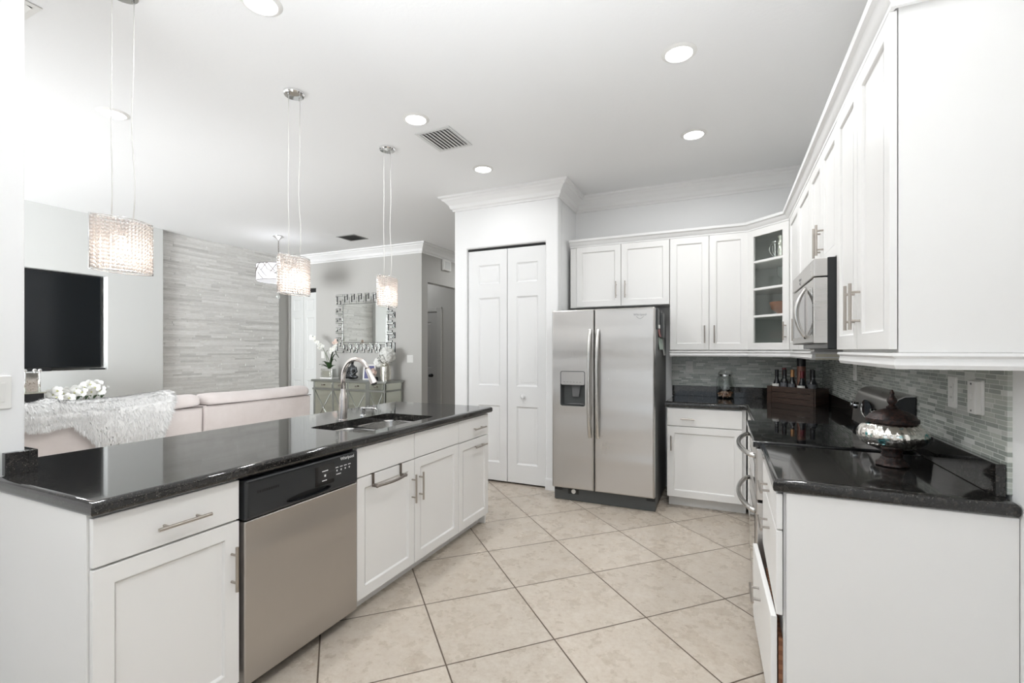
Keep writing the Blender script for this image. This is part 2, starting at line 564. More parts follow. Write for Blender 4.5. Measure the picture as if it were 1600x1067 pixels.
# crystal beads: part glassy, part light-scattering
m = M['bead'] = bpy.data.materials.new('crystal_bead'); m.use_nodes = True
t = m.node_tree; t.nodes.remove(t.nodes['Principled BSDF'])
tl = t.nodes.new('ShaderNodeBsdfTranslucent'); tl.inputs[0].default_value = (0.90, 0.84, 0.80, 1)
df = t.nodes.new('ShaderNodeBsdfDiffuse'); df.inputs[0].default_value = (0.84, 0.79, 0.76, 1)
gl = t.nodes.new('ShaderNodeBsdfGlossy'); gl.inputs['Roughness'].default_value = 0.08
m1 = t.nodes.new('ShaderNodeMixShader'); m1.inputs[0].default_value = 0.45
m2 = t.nodes.new('ShaderNodeMixShader'); m2.inputs[0].default_value = 0.30
t.links.new(tl.outputs[0], m1.inputs[1]); t.links.new(df.outputs[0], m1.inputs[2])
t.links.new(m1.outputs[0], m2.inputs[1]); t.links.new(gl.outputs[0], m2.inputs[2])
t.links.new(m2.outputs[0], t.nodes['Material Output'].inputs[0])

M['bulb'] = mat('lit_bulb', (1, 1, 1), 0.5, emit=8.0, emitc=(1.0, 0.93, 0.84))
M['lens'] = mat('lit_downlight_lens', (1, 1, 1), 0.5, emit=6.0, emitc=(1.0, 0.99, 0.97))
M['lamp_fabric'] = mat('lit_drum_shade', (0.85, 0.85, 0.88), 0.7, emit=0.28, emitc=(0.95, 0.96, 1.0))

# mercury glass
m = M['mercury'] = mat('mercury_glass', (0.78, 0.78, 0.74), 0.09, 1.0)
n = N(m); nz = n.noise(n.pos(), 55, 5, 0.7)
n.l(n.ramp(nz.outputs[0], [(0.40, (0.86, 0.85, 0.80)), (0.58, (0.72, 0.70, 0.63)), (0.66, (0.28, 0.24, 0.18))]), n.b.inputs['Base Color'])
m = M['urn_glass'] = mat('silvered_ribbed_glass', (0.8, 0.78, 0.74), 0.10, 1.0)
n = N(m); nz = n.noise(n.pos(), 14, 4, 0.6)
n.l(n.ramp(nz.outputs[0], [(0.38, (0.88, 0.86, 0.82)), (0.56, (0.78, 0.75, 0.70)), (0.62, (0.05, 0.42, 0.46)), (0.67, (0.70, 0.68, 0.64)), (0.80, (0.30, 0.22, 0.17))]), n.b.inputs['Base Color'])
m = M['urn_metal'] = mat('dark_carved_bronze', (0.06, 0.04, 0.035), 0.42, 0.25)
n = N(m); nz = n.noise(n.pos(), 90, 4, 0.6)
n.l(n.ramp(nz.outputs[0], [(0.42, (0.014, 0.011, 0.011)), (0.76, (0.085, 0.036, 0.026))]), n.b.inputs['Base Color'])
n.bump(nz.outputs[0], 0.6, 0.004)
# crate wood
m = M['wood'] = mat('dark_crate_wood', (0.1, 0.05, 0.03), 0.5)
n = N(m)
nz = n.noise(n.mapping(n.pos(), (6, 6, 60)), 2, 5, 0.6)
n.l(n.ramp(nz.outputs[0], [(0.3, (0.018, 0.011, 0.008)), (0.55, (0.050, 0.028, 0.020)), (0.78, (0.11, 0.062, 0.042))]), n.b.inputs['Base Color'])
m = M['bowl_wood'] = mat('brown_bowl_wood', (0.3, 0.12, 0.06), 0.4)
m = M['bottle'] = mat('dark_wine_glass', (0.008, 0.010, 0.012), 0.05, coat=0.6)
M['foil_red'] = mat('red_foil', (0.16, 0.015, 0.02), 0.35)
M['foil_black'] = mat('black_foil', (0.012, 0.012, 0.013), 0.4)
M['foil_gold'] = mat('copper_gold_foil', (0.45, 0.24, 0.11), 0.35, 0.7)
M['copper'] = mat('copper_sleeve', (0.27, 0.135, 0.10), 0.5, 0.2)
M['label_white'] = mat('bottle_label', (0.75, 0.74, 0.70), 0.6)
M['label_blue'] = mat('bottle_label_dark', (0.10, 0.105, 0.115), 0.5)
M['wicker'] = mat('brown_wicker', (0.30, 0.13, 0.06), 0.6)
n = N(M['wicker']); wv = n.n('TexChecker'); wv.inputs['Scale'].default_value = 60; n.l(n.pos(), wv.inputs['Vector'])
wv.inputs['Color1'].default_value = (0.34, 0.15, 0.075, 1); wv.inputs['Color2'].default_value = (0.22, 0.09, 0.045, 1)
n.l(wv.outputs[0], n.b.inputs['Base Color'])
M['potpourri'] = mat('tan_potpourri', (0.5, 0.3, 0.2), 0.7)
n = N(M['potpourri']); g = n.n('NewGeometry')
n.l(n.ramp(g.outputs['Random Per Island'], [(0, (0.20, 0.09, 0.05)), (0.5, (0.50, 0.27, 0.16)), (1, (0.72, 0.55, 0.42))]), n.b.inputs['Base Color'])
M['statue'] = mat('dark_pewter', (0.10, 0.105, 0.11), 0.22, 0.9)
M['print_blue'] = mat('indigo_print', (0.10, 0.10, 0.24), 0.5)
M['print_pink'] = mat('pink_print', (0.62, 0.36, 0.33), 0.5)
M['paper'] = mat('white_paper', (0.75, 0.75, 0.72), 0.7)
M['paper_green'] = mat('green_gray_paper', (0.42, 0.50, 0.44), 0.7)
M['paper_red'] = mat('brown_red_paper', (0.30, 0.13, 0.12), 0.7)
M['bronze_knob'] = mat('dark_bronze_knob', (0.02, 0.02, 0.02), 0.35, 0.6)
M['door_shade'] = mat('shaded_door_gray', (0.46, 0.45, 0.43), 0.5)  # gray base colour stands for the shade on the hallway door

# ------------------------------------------------------------------ room shell
CZ = 3.02
XW, YB = 0.79, 4.98          # right wall face, kitchen back wall face


def struct(o, label, cat):
    return tag(o, label, cat, None, 'structure')


def wall(name, boxes, m, label, bevel=0.0, cat='wall'):
    mb = MB()
    for b in boxes: mb.box(*b)
    return struct(mb.build(name, m, bevel=bevel, seg=3), label, cat)


wall('floor', [(-7.3, 0.95, -3.4, 9.0, -0.08, 0.0)], M['tile'], 'beige travertine-look floor tiles laid on the diagonal with dark grout', cat='floor')
wall('ceiling', [(-7.3, 0.95, -3.4, 9.0, CZ, CZ + 0.08)], M['ceiling'], 'white knockdown textured ceiling over kitchen and living room', cat='ceiling')
wall('wall_right', [(XW, 0.95, -3.4, 5.1, 0, CZ)], M['paint_white'], 'white kitchen wall behind the range and microwave')
wall('wall_back', [(-1.53, XW, YB, 5.1, 0, CZ)], M['paint_white'], 'white kitchen wall behind the refrigerator and corner cabinets')
# pantry box
PY = 4.38
FXZ = lambda x, z, c: Vector((x, PY + 0.12 - c, z))
mb = MB()
mb.plate([(-2.68, 0), (-2.531, 0), (-2.531, 2.458), (-1.634, 2.458), (-1.634, 0), (-1.50, 0), (-1.50, CZ), (-2.68, CZ)], 0, 0.12, FXZ)
struct(mb.build('wall_pantry', M['paint_white'], bevel=0.018, seg=4), 'white pantry wall around the folding closet door', 'wall')
wall('wall_pantry_side', [(-1.62, -1.502, PY + 0.12, YB, 0, CZ)], M['paint_white'], 'narrow white return wall between pantry and refrigerator')
wall('wall_hall_right', [(-2.68, -2.56, PY + 0.12, 8.9, 0, CZ)], M['paint_gray'], 'gray hall wall on the far side of the pantry')
# living room shell
wall('wall_living_back', [(-6.46, -4.26, 6.0, 6.12, 0, CZ), (-7.3, -6.46, 6.0, 6.12, 2.458, CZ), (-7.3, -7.10, 6.0, 6.12, 0, 2.458)], M['paint_gray'], 'gray living room wall behind mirror and console')
wall('wall_hall_left', [(-4.38, -4.26, 6.12, 6.16, 0, CZ), (-4.38, -4.26, 6.16, 7.3, 2.45, CZ), (-4.38, -4.26, 7.3, 8.9, 0, CZ)], M['paint_gray'], 'gray hall wall with a square opening')
wall('wall_passage', [(-6.2, -4.38, 7.3, 7.42, 0, CZ)], M['paint_gray'], 'gray wall seen through the hall opening')
wall('wall_hall_end', [(-4.26, -2.68, 8.78, 8.9, 0, CZ)], M['paint_gray'], 'gray wall at the end of the hall')
TVF = lambda y, z, c: Vector((-7.15 + c, y, z))
mb = MB()
mb.plate([(-3.4, 0), (3.854, 0), (3.854, CZ), (-3.4, CZ)], 0, 0.18, TVF, holes=[[(1.75, 1.142), (3.222, 1.142), (3.222, 2.291), (1.75, 2.291)]])
struct(mb.build('wall_left', M['paint_pale'], bevel=0.004), 'pale gray television wall with a recessed niche', 'wall')
wall('wall_left_backing', [(-7.3, -7.15, -3.4, 6.0, 0, CZ)], M['paint_gray'], 'gray wall strip between stone cladding and closet door')
wall('wall_partition', [(-2.65, -2.362, -3.4, 0.838, 0, CZ)], M['paint_white'], 'white partition wall end at the left of the island', bevel=0.01)
# far side behind the camera: two window walls
wall('wall_front', [(-7.3, -6.5, -3.4, -3.2, 0, CZ), (-3.3, -2.2, -3.4, -3.2, 0, CZ), (0.5, 0.95, -3.4, -3.2, 0, CZ), (-6.5, -3.3, -3.4, -3.2, 2.55, CZ), (-2.2, 0.5, -3.4, -3.2, 2.55, CZ), (-6.5, -3.3, -3.4, -3.2, 0, 0.45)], M['paint_white'], 'white window wall behind the viewer')
for i, (x0, x1, z0) in enumerate(((-2.2, 0.5, 0.0), (-6.5, -3.3, 0.45))):
    mb = MB()
    for x in (x0, (x0 + x1) / 2 - 0.03, x1 - 0.06): mb.box(x, x + 0.06, -3.36, -3.28, z0, 2.55)
    mb.box(x0, x1, -3.36, -3.28, z0, z0 + 0.06); mb.box(x0, x1, -3.36, -3.28, 2.49, 2.55)
    struct(mb.build('window_%d' % (i + 1), M['trim'], bevel=0.004), 'white window frame in the wall behind the viewer, ' + ('kitchen side' if i == 0 else 'living room side'), 'window')

# ledger stone cladding, each stone its own block in one wall mesh
mb = MB(); z = 0.0
while z < CZ - 0.004:
    h = min(random.choice((0.022, 0.026, 0.026, 0.031)), CZ - z)
    y = 3.856 - random.uniform(0, 0.3)
    while y < 5.74:
        w = random.choice((0.16, 0.26, 0.36, 0.46, 0.6)) * random.uniform(0.85, 1.15)
        a, b = max(y, 3.856), min(y + w, 5.74)
        if b - a > 0.004:
            mb.box(-7.148, -7.052 + random.uniform(-0.007, 0.006), a, b - 0.0006, z + 0.0003, z + h - 0.0003)
        y += w
    z += h
struct(mb.build('wall_stone', M['ledger']), 'pale stacked ledger stone cladding beside the television wall', 'wall')

# crown mouldings at the ceiling
CROWN = [(0.0, -0.145), (0.014, -0.145), (0.018, -0.128), (0.034, -0.118), (0.046, -0.085), (0.078, -0.050), (0.098, -0.040), (0.104, -0.026), (0.128, -0.018), (0.132, 0.0), (0.0, 0.0)]
prof = [(d, CZ + z - 0.0005) for d, z in CROWN]
mb = MB(); mb.sweep([(-2.68, 6.0), (-2.68, PY), (-1.50, PY), (-1.50, YB), (XW, YB)][::-1], [(-d, z) for d, z in prof])
mb.bm.free(); mb = MB()
# travel so that "right" faces the room
mb.sweep([(-2.68, 5.2), (-2.68, PY), (-1.50, PY), (-1.50, YB), (XW, YB), (XW, 2.6)], prof)
struct(mb.build('trim_1', M['trim'], smooth=True, angle=22), 'white crown moulding round the pantry and kitchen back wall', 'moulding')
mb = MB(); mb.sweep([(-7.10, 6.0), (-4.26, 6.0), (-4.26, 8.7)], prof)
struct(mb.build('trim_2', M['trim'], smooth=True, angle=22), 'white crown moulding above the gray living room wall', 'moulding')

# baseboards
BB = [(0, 0), (0.016, 0), (0.016, 0.085), (0.011, 0.105), (0.004, 0.115), (0, 0.115)]
mb = MB(); mb.sweep([(-2.68, 5.2), (-2.68, PY), (-2.535, PY)], BB)
struct(mb.build('baseboard_pantry', M['trim'], smooth=True), 'white baseboard left of the pantry door', 'baseboard')
mb = MB(); mb.sweep([(-1.63, PY), (-1.50, PY), (-1.50, YB)], BB)
struct(mb.build('baseboard_right', M['trim'], smooth=True), 'white baseboard between pantry door and refrigerator', 'baseboard')
mb = MB(); mb.sweep([(-6.45, 6.0), (-4.26, 6.0), (-4.26, 6.155)], BB)
struct(mb.build('baseboard_back', M['trim'], smooth=True), 'white baseboard under the gray living room wall', 'baseboard')

# backsplash tile
wall('backsplash_back', [(-0.50, XW - 0.012, YB - 0.012, YB, 1.03, 1.40)], M['mosaic_x'], 'gray green glass mosaic backsplash on the back wall', cat='backsplash')
wall('backsplash_right', [(XW - 0.012, XW, 1.928, YB, 0.94, 1.42)], M['mosaic_y'], 'gray green glass mosaic backsplash behind the range', cat='backsplash')

# ------------------------------------------------------------------ panelled doors


def panel_leaf(mb, F, a0, a1, b0, b1, panels, t=0.034):
    """flat leaf with raised panels, each a moulded groove around a field"""
    holes = [[(p[0], p[2]), (p[1], p[2]), (p[1], p[3]), (p[0], p[3])] for p in panels]
    mb.plate([(a0, b0), (a1, b0), (a1, b1), (a0, b1)], 0, t, F, holes=holes)
    for p in panels:
        g = 0.012
        def rect(i, c): return [F(p[0] + i, p[2] + i, c), F(p[1] - i, p[2] + i, c), F(p[1] - i, p[3] - i, c), F(p[0] + i, p[3] - i, c)]
        mb.rings([rect(0, t), rect(g, t - 0.010), rect(g * 2, t - 0.010), rect(g * 3.6, t - 0.002)], cap0=False)


d = thing('door_1', (-2.08, PY + 0.05, 0), 'white six panel bifold pantry door beside the refrigerator', 'door', kind='structure')
FP = Frame((0, PY + 0.062, 0), (1, 0, 0), (0, -1, 0))
for a0, a1, pa, pb in ((-2.522, -2.066, -2.400, -2.150), (-2.060, -1.640, -1.955, -1.725)):
    mb = MB()
    panel_leaf(mb, FP, a0, a1, 0.02, 2.432, [(pa, pb, 0.21, 0.80), (pa, pb, 1.01, 1.93), (pa, pb, 2.075, 2.275)])
    mb.build('leaf', M['door'], d, bevel=0.002)
mb = MB(); mb.lathe([(0.010, 0), (0.010, 0.018), (0.020, 0.024), (0.022, 0.034), (0.014, 0.042)], (0, 0, 0), 20)
bmesh.ops.transform(mb.bm, matrix=Matrix.Translation((-1.878, PY + 0.0295, 0.907)) @ Matrix.Rotation(R(90), 4, 'X'), verts=mb.bm.verts)
mb.build('knob', M['door'], d, smooth='all')
mb = MB(); mb.box(-2.53, -1.635, PY + 0.03, PY + 0.06, 2.440, 2.4575)
tag(mb.build('track', M['dark'], d), 'dark folding door track')
mb = MB(); mb.box(-2.53, -1.635, PY + 0.105, PY + 0.118, 0.0, 2.44); mb.build('backing', M['dark'], d)

d = thing('door_2', (-6.78, 6.03, 0), 'white panelled closet door left of the fretwork mirror', 'door', kind='structure')
FD = Frame((0, 6.060, 0), (1, 0, 0), (0, -1, 0))
for a0, a1 in ((-7.095, -6.785), (-6.78, -6.467)):
    mb = MB(); panel_leaf(mb, FD, a0, a1, 0.02, 2.385, [(a0 + 0.07, a1 - 0.07, 0.22, 0.85), (a0 + 0.07, a1 - 0.07, 1.05, 1.95), (a0 + 0.07, a1 - 0.07, 2.08, 2.27)])
    mb.build('leaf', M['paint_pale'], d, bevel=0.002)
mb = MB(); mb.box(-7.098, -6.462, 6.04, 6.09, 2.39, 2.457); tag(mb.build('track', M['dark'], d), 'dark gap above the closet door')

d = thing('door_3', (-5.2, 7.29, 0), 'hallway door, coloured gray for shade, with dark knob through the hall opening', 'door', kind='structure')
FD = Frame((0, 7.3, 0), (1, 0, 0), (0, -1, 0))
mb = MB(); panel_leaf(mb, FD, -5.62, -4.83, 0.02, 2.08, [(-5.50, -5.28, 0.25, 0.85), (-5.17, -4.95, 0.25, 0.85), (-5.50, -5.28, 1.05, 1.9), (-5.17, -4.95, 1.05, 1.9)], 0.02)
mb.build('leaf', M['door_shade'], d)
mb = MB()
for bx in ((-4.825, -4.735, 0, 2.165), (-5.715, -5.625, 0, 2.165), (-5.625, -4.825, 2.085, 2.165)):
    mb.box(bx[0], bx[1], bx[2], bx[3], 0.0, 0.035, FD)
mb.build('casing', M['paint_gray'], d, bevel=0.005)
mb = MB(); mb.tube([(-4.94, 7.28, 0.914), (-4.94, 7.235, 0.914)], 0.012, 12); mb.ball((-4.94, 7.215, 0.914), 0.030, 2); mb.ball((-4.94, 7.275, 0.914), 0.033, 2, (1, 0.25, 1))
tag(mb.build('knob', M['bronze_knob'], d, smooth='all'), 'dark bronze knob')

# ------------------------------------------------------------------ cabinets


def bar_pull(parent, F, a, b, length, vertical, c0, r=0.006, out=0.032, m='nickel', two=True):
    mb = MB()
    h = length / 2
    def P(t, c): return F(a, b + t, c) if vertical else F(a + t, b, c)
    mb.tube([P(-h, c0 + out), P(h, c0 + out)], r, 12)
    for s in (-0.62 * h, 0.62 * h):
        mb.tube([P(s, c0), P(s, c0 + out)], r * 0.8, 10)
    return mb.build('handle', M[m], parent, smooth=True)


def shaker(parent, F, a0, a1, b0, b1, name='door', c0=0.002, t=0.020, w=0.058, handle=None, m='cab'):
    mb = MB()
    mb.plate([(a0, b0), (a1, b0), (a1, b1), (a0, b1)], c0 + 0.0, c0 + t, F, holes=[[(a0 + w, b0 + w), (a1 - w, b0 + w), (a1 - w, b1 - w), (a0 + w, b1 - w)]])
    k = 0.005
    def rect(i, c): return [F(a0 + w + i, b0 + w + i, c), F(a1 - w - i, b0 + w + i, c), F(a1 - w - i, b1 - w - i, c), F(a0 + w + i, b1 - w - i, c)]
    mb.rings([rect(0, c0 + t), rect(k, c0 + t - 0.004), rect(k, c0 + t - 0.009), rect(k + 0.004, c0 + t - 0.010)], cap0=False)
    o = mb.build(name, M[m], parent, bevel=0.0022)
    if handle: bar_pull(o, F, handle[1], handle[2], handle[3], handle[0] == 'v', c0 + t - (0.0 if True else 0))
    return o


def slab_front(parent, F, a0, a1, b0, b1, name='drawer_front', c0=0.002, t=0.020, handle=None):
    mb = MB(); mb.box(a0, a1, b0, b1, c0, c0 + t, F)
    o = mb.build(name, M['cab'], parent, bevel=0.003)
    if handle: bar_pull(o, F, handle[1], handle[2], handle[3], handle[0] == 'v', c0 + t)
    return o


def carcass(parent, F, a0, a1, b0, b1, depth, open_top=False, name='body', m='cab'):
    mb = MB()
    if not open_top:
        mb.box(a0, a1, b0, b1, -depth, 0, F)
    else:
        t = 0.018
        mb.box(a0, a0 + t, b0, b1, -depth, 0, F); mb.box(a1 - t, a1, b0, b1, -depth, 0, F)
        mb.box(a0 + t, a1 - t, b0, b0 + t, -depth, 0, F); mb.box(a0 + t, a1 - t, b0 + t, b1, -depth, -depth + t, F)
        mb.box(a0 + t, a1 - t, b0 + t, b1, -t, 0, F)
    return mb.build(name, M[m], parent, bevel=0.0015)


ZT = 0.93       # worktop height
ZU = ZT - 0.046 # underside of the worktop

# --- island, fronts face +X
XI = -1.752     # carcass face; door face at -1.730
FI = Frame((XI, 0, 0), (0, 1, 0), (1, 0, 0))
g = 'white island base cabinets'
c = thing('base_cabinet', (XI - 0.3, 1.0, 0), 'white base cabinet with one drawer over one door at the near end of the island', 'cabinet', g)
carcass(c, FI, 0.780, 1.232, 0.10, ZU, 0.60)
mb = MB(); mb.box(-2.36, XI + 0.0, 0.756, 0.779, 0.0, ZU); tag(mb.build('end_panel', M['cab'], c, bevel=0.002), 'plain white end panel')
mb = MB(); mb.box(0.780, 1.232, 0.0, 0.10, -0.60, -0.055, FI); mb.build('toe_kick', M['cab'], c)
slab_front(c, FI, 0.762, 1.229, 0.722, 0.873, handle=('h', 1.014, 0.787, 0.175))
shaker(c, FI, 0.762, 1.229, 0.085, 0.715, handle=('v', 1.198, 0.543, 0.17))

c = thing('sink_cabinet', (XI - 0.3, 2.37, 0), 'wide white sink base cabinet with two false fronts over two doors in the island', 'cabinet', g)
carcass(c, FI, 1.870, 2.884, 0.10, ZU - 0.001, 0.60, open_top=True)
mb = MB(); mb.box(1.870, 2.884, 0.0, 0.10, -0.60, -0.055, FI); mb.build('toe_kick', M['cab'], c)
for a0, a1 in ((1.873, 2.362), (2.367, 2.882)):
    slab_front(c, FI, a0, a1, 0.720, 0.873, name='false_front')
shaker(c, FI, 1.873, 2.362, 0.082, 0.714, handle=('v', 2.338, 0.545, 0.17))
o = shaker(c, FI, 2.367, 2.882, 0.082, 0.714, handle=('v', 2.412, 0.545, 0.17))

c = thing('base_cabinet', (XI - 0.3, 3.1, 0), 'narrow white cabinet with a drawer and a pull-out at the far end of the island', 'cabinet', g)
carcass(c, FI, 2.886, 3.318, 0.10, ZU, 0.60)
mb = MB(); mb.box(2.886, 3.318, 0.0, 0.10, -0.60, -0.055, FI); mb.build('toe_kick', M['cab'], c)
mb = MB(); mb.box(-2.36, XI - 0.002, 3.3185, 3.342, 0.0, ZU); mb.build('end_panel', M['cab'], c, bevel=0.002)
slab_front(c, FI, 2.886, 3.338, 0.716, 0.873, handle=('h', 3.16, 0.787, 0.175))
shaker(c, FI, 2.886, 3.338, 0.082, 0.710, name='pull_out_front', handle=('h', 3.175, 0.650, 0.175))

mb = MB(); mb.box(-2.62, -2.37, 0.86, 3.32, 0.0, ZU)
tag(mb.build('island_back_panel', M['cab'], bevel=0.003), 'white panelled back of the island facing the sofa', 'cabinet')

# --- dishwasher
c = thing('dishwasher', (XI - 0.28, 1.552, 0), 'stainless steel dishwasher with black control panel in the island', 'dishwasher')
mb = MB(); mb.box(1.242, 1.862, 0.09, 0.872, -0.56, -0.002, FI); mb.build('tub', M['black'], c)
mb = MB(); mb.box(1.242, 1.862, 0.0, 0.09, -0.5, -0.075, FI); mb.build('toe_kick', M['black'], c)
mb = MB(); mb.plate(rrect(1.243, 1.861, 0.056, 0.704, 0.006, 3), 0.0, 0.034, FI, bull=0.006, steps=3)
mb.build('door', M['steel_door'], c, smooth=True)
# control panel: bulging profile with a scooped pocket handle
lens = arc((1.555, 0.97), 0.255, 244, 296, 14)
lens += arc((1.555, 0.520), 0.255, 58, 122, 14)[1:-1]
lens = [(1.555 + 0.125 * math.cos(R(k * 15)), 0.733 + 0.017 * math.sin(R(k * 15))) for k in range(24)]
mb = MB(); mb.plate(rrect(1.243, 1.861, 0.707, 0.868, 0.008, 3), 0.0, 0.040, FI, holes=[lens], bull=0.012, steps=4)
M['panel_black'] = mat('dishwasher_panel_black', (0.026, 0.028, 0.030), 0.30)
p = mb.build('control_panel', M['panel_black'], c, smooth=True)
mb = MB(); mb.box(1.42, 1.69, 0.712, 0.754, 0.001, 0.014, FI); mb.build('pocket_handle', M['dark'], p)
mb = MB()
for k in range(10): mb.box(1.292 + k * 0.0105, 1.299 + k * 0.0105, 0.806, 0.816, 0.0395, 0.0412, FI)
mb.build('vent_slots', M['dark'], p)
mb = MB(); mb.plate(rrect(1.585, 1.70, 0.750, 0.842, 0.004, 2), 0.0395, 0.0408, FI); mb.build('display_window', M['black_glass'], p)
text_on('brand_lettering', 'Whirlpool', FI, 1.785, 0.842, 0.0405, 0.022, M['white_ink'], p)
mb = MB()
for a, b, w, hh in ((1.625, 0.812, 0.036, 0.004), (1.638, 0.787, 0.010, 0.010), (1.625, 0.768, 0.028, 0.004)):
    mb.box(a, a + w, b, b + hh, 0.0409, 0.0413, FI)
mb.build('start_button_legend', M['white_ink'], p)
mb = MB()
for k in range(4):
    mb.box(1.708 + k * 0.027, 1.726 + k * 0.027, 0.812, 0.816, 0.0409, 0.0413, FI)
    mb.box(1.713 + k * 0.027, 1.720 + k * 0.027, 0.795 , 0.803, 0.0409, 0.0413, FI)
mb.box(1.712, 1.742, 0.779, 0.783, 0.0409, 0.0413, FI)
mb.build('cycle_legend', M['white_ink'], p)

# --- towel bar hooked over the sink cabinet's left door
tb = thing('towel_bar', (-1.70, 2.107, 0.655), 'dark nickel over-door towel bar on the left sink cabinet door', 'towel bar')
mb = MB()
pts = [FI(1.985, 0.655, 0.058)] + [FI(1.985 + 0.245 * k / 10, 0.655, 0.058 + 0.018 * math.sin(math.pi * k / 10)) for k in range(1, 10)] + [FI(2.230, 0.655, 0.058)]
mb.tube(pts, 0.0075, 12)
for e in (1.985, 2.230): mb.ball(FI(e, 0.655, 0.058), 0.0105, 2)
mb.build('bar', M['dark_nickel'], tb, smooth='all')
for e in (1.990, 2.225):
    mb = MB(); mb.box(e - 0.009, e + 0.009, 0.716, 0.7185, 0.000, 0.0275, FI); mb.box(e - 0.009, e + 0.009, 0.66, 0.7185, 0.0245, 0.0275, FI); mb.box(e - 0.009, e + 0.009, 0.648, 0.662, 0.0245, 0.058, FI)
    mb.build('hook', M['dark_nickel'], tb, bevel=0.001)

# --- island worktop with cut-out, splash blocks
mb = MB()
hole = rrect(-2.205, -1.800, 1.985, 2.695, 0.045, 6)
mb.plate([(-2.3615, 0.745), (-1.700, 0.745), (-1.700, 3.355), (-2.655, 3.355), (-2.655, 0.841), (-2.3615, 0.841)], ZU, ZT, XYZ, holes=[hole], bull=0.018, bull0=0.014, steps=5)
ct = mb.build('countertop', M['granite'], smooth=True, angle=50)
tag(ct, 'black granite island countertop with a double sink cut-out', 'countertop')
mb = MB(); mb.box(-2.361, -2.336, 0.775, 0.839, ZT, 1.012); mb.build('splash_block', M['granite'], ct, bevel=0.002)
mb = MB(); mb.box(-2.655, -2.336, 0.8395, 0.864, ZT, 1.012); mb.build('splash_block', M['granite'], ct, bevel=0.002)

# --- sink
sk = thing('sink', (-2.0, 2.34, 0.72), 'stainless steel undermount double sink in the island', 'sink')
for y0, y1 in ((1.972, 2.325), (2.350, 2.708)):
    mb = MB()
    def rr(i, r, z): return [(x, y, z) for x, y in rrect(-2.218 + i, -1.787 - i, y0 + i, y1 - i, r, 6)]
    cx, cy = -2.0, (y0 + y1) / 2
    mb.rings([rr(0.0, 0.05, ZU - 0.0012), rr(0.010, 0.055, ZU - 0.0012), rr(0.014, 0.055, ZU - 0.012), rr(0.022, 0.06, ZU - 0.165), rr(0.045, 0.06, ZU - 0.185), rr(0.13, 0.03, ZU - 0.190)], cap0=False)
    b = mb.build('bowl', M['sink'], sk, smooth=True, angle=60)
    mb = MB(); mb.lathe([(0.042, 0), (0.044, 0.003), (0.036, 0.004), (0.030, 0.001), (0.008, 0.0015)], (cx, cy, ZU - 0.1895), 24); mb.build('drain', M['chrome'], b, smooth=True)

# --- faucet
fc = thing('faucet', (-2.255, 2.315, ZT), 'tall brushed gooseneck pull-down faucet behind the island sink', 'faucet')
fx, fy = -2.255, 2.315
mb = MB(); mb.lathe([(0.029, 0), (0.029, 0.004), (0.0255, 0.006), (0.0255, 0.128), (0.0225, 0.152), (0.0160, 0.178), (0.0142, 0.20)], (fx, fy, ZT), 28)
mb.build('body', M['faucet'], fc, smooth=True)
mb = MB()
pts = [(fx, fy, ZT + 0.19), (fx, fy, ZT + 0.27)] + [(fx + 0.108 - 0.108 * math.cos(R(t)), fy, ZT + 0.275 + 0.118 * math.sin(R(t))) for t in range(0, 155, 8)]
mb.tube(pts, 0.0142, 18); mb.build('gooseneck', M['faucet'], fc, smooth='all')
e = Vector(pts[-1]); t = (Vector(pts[-1]) - Vector(pts[-2])).normalized()
mb = MB(); mb.tube([e, e + t * 0.004, e + t * 0.02, e + t * 0.100, e + t * 0.105], [0.0150, 0.0165, 0.0172, 0.0225, 0.0195], 20)
sp = mb.build('spray_head', M['faucet'], fc, smooth=True)
mb = MB(); mb.tube([e + t * 0.103, e + t * 0.108], 0.0155, 20); tag(mb.build('nozzle', M['black'], sp, smooth=True), 'black spray nozzle')

sd = thing('soap_dispenser', (-2.262, 2.505, ZT), 'small chrome soap dispenser beside the faucet', 'soap dispenser')
mb = MB(); mb.lathe([(0.022, 0), (0.022, 0.005), (0.014, 0.010), (0.0135, 0.028), (0.017, 0.034), (0.016, 0.058), (0.010, 0.062)], (-2.262, 2.505, ZT), 24); mb.build('pump', M['chrome'], sd, smooth=True)
mb = MB(); mb.tube([(-2.262, 2.505, ZT + 0.052), (-2.190, 2.512, ZT + 0.056), (-2.160, 2.515, ZT + 0.052), (-2.152, 2.516, ZT + 0.040)], 0.0055, 12); mb.build('spout', M['chrome'], sd, smooth='all')

# ------------------------------------------------------------------ refrigerator
fr = thing('refrigerator', (-1.005, 4.5, 0), 'stainless steel side-by-side refrigerator with water dispenser beside the pantry', 'refrigerator')
FF = Frame((0, 4.165, 0), (1, 0, 0), (0, -1, 0))
mb = MB(); mb.box(-1.460, -0.551, 0.03, 1.735, -0.76, 0.0, FF); mb.build('cabinet', M['dark_gray'], fr, bevel=0.004)
mb = MB()
mb.plate([(-1.458, 0.002), (-0.552, 0.002), (-0.552, 0.118), (-1.458, 0.118)], -0.08, 0.010, FF)
gr = mb.build('base_grille', M['gray_plastic'], fr, bevel=0.004)
mb = MB(); mb.box(-1.325, -1.225, 0.062, 0.110, 0.0105, 0.013, FF); wf = mb.build('filter_cover', M['black'], gr)
mb = MB(); mb.lathe([(0.020, 0), (0.020, 0.006), (0.012, 0.007), (0.011, 0.004)], (0, 0, 0), 24)
bmesh.ops.transform(mb.bm, matrix=Matrix.Translation(FF(-1.272, 0.087, 0.0131)) @ Matrix.Rotation(R(90), 4, 'X'), verts=mb.bm.verts)
tag(mb.build('filter_knob', M['white_plastic'], gr, smooth=True), 'round white filter knob')
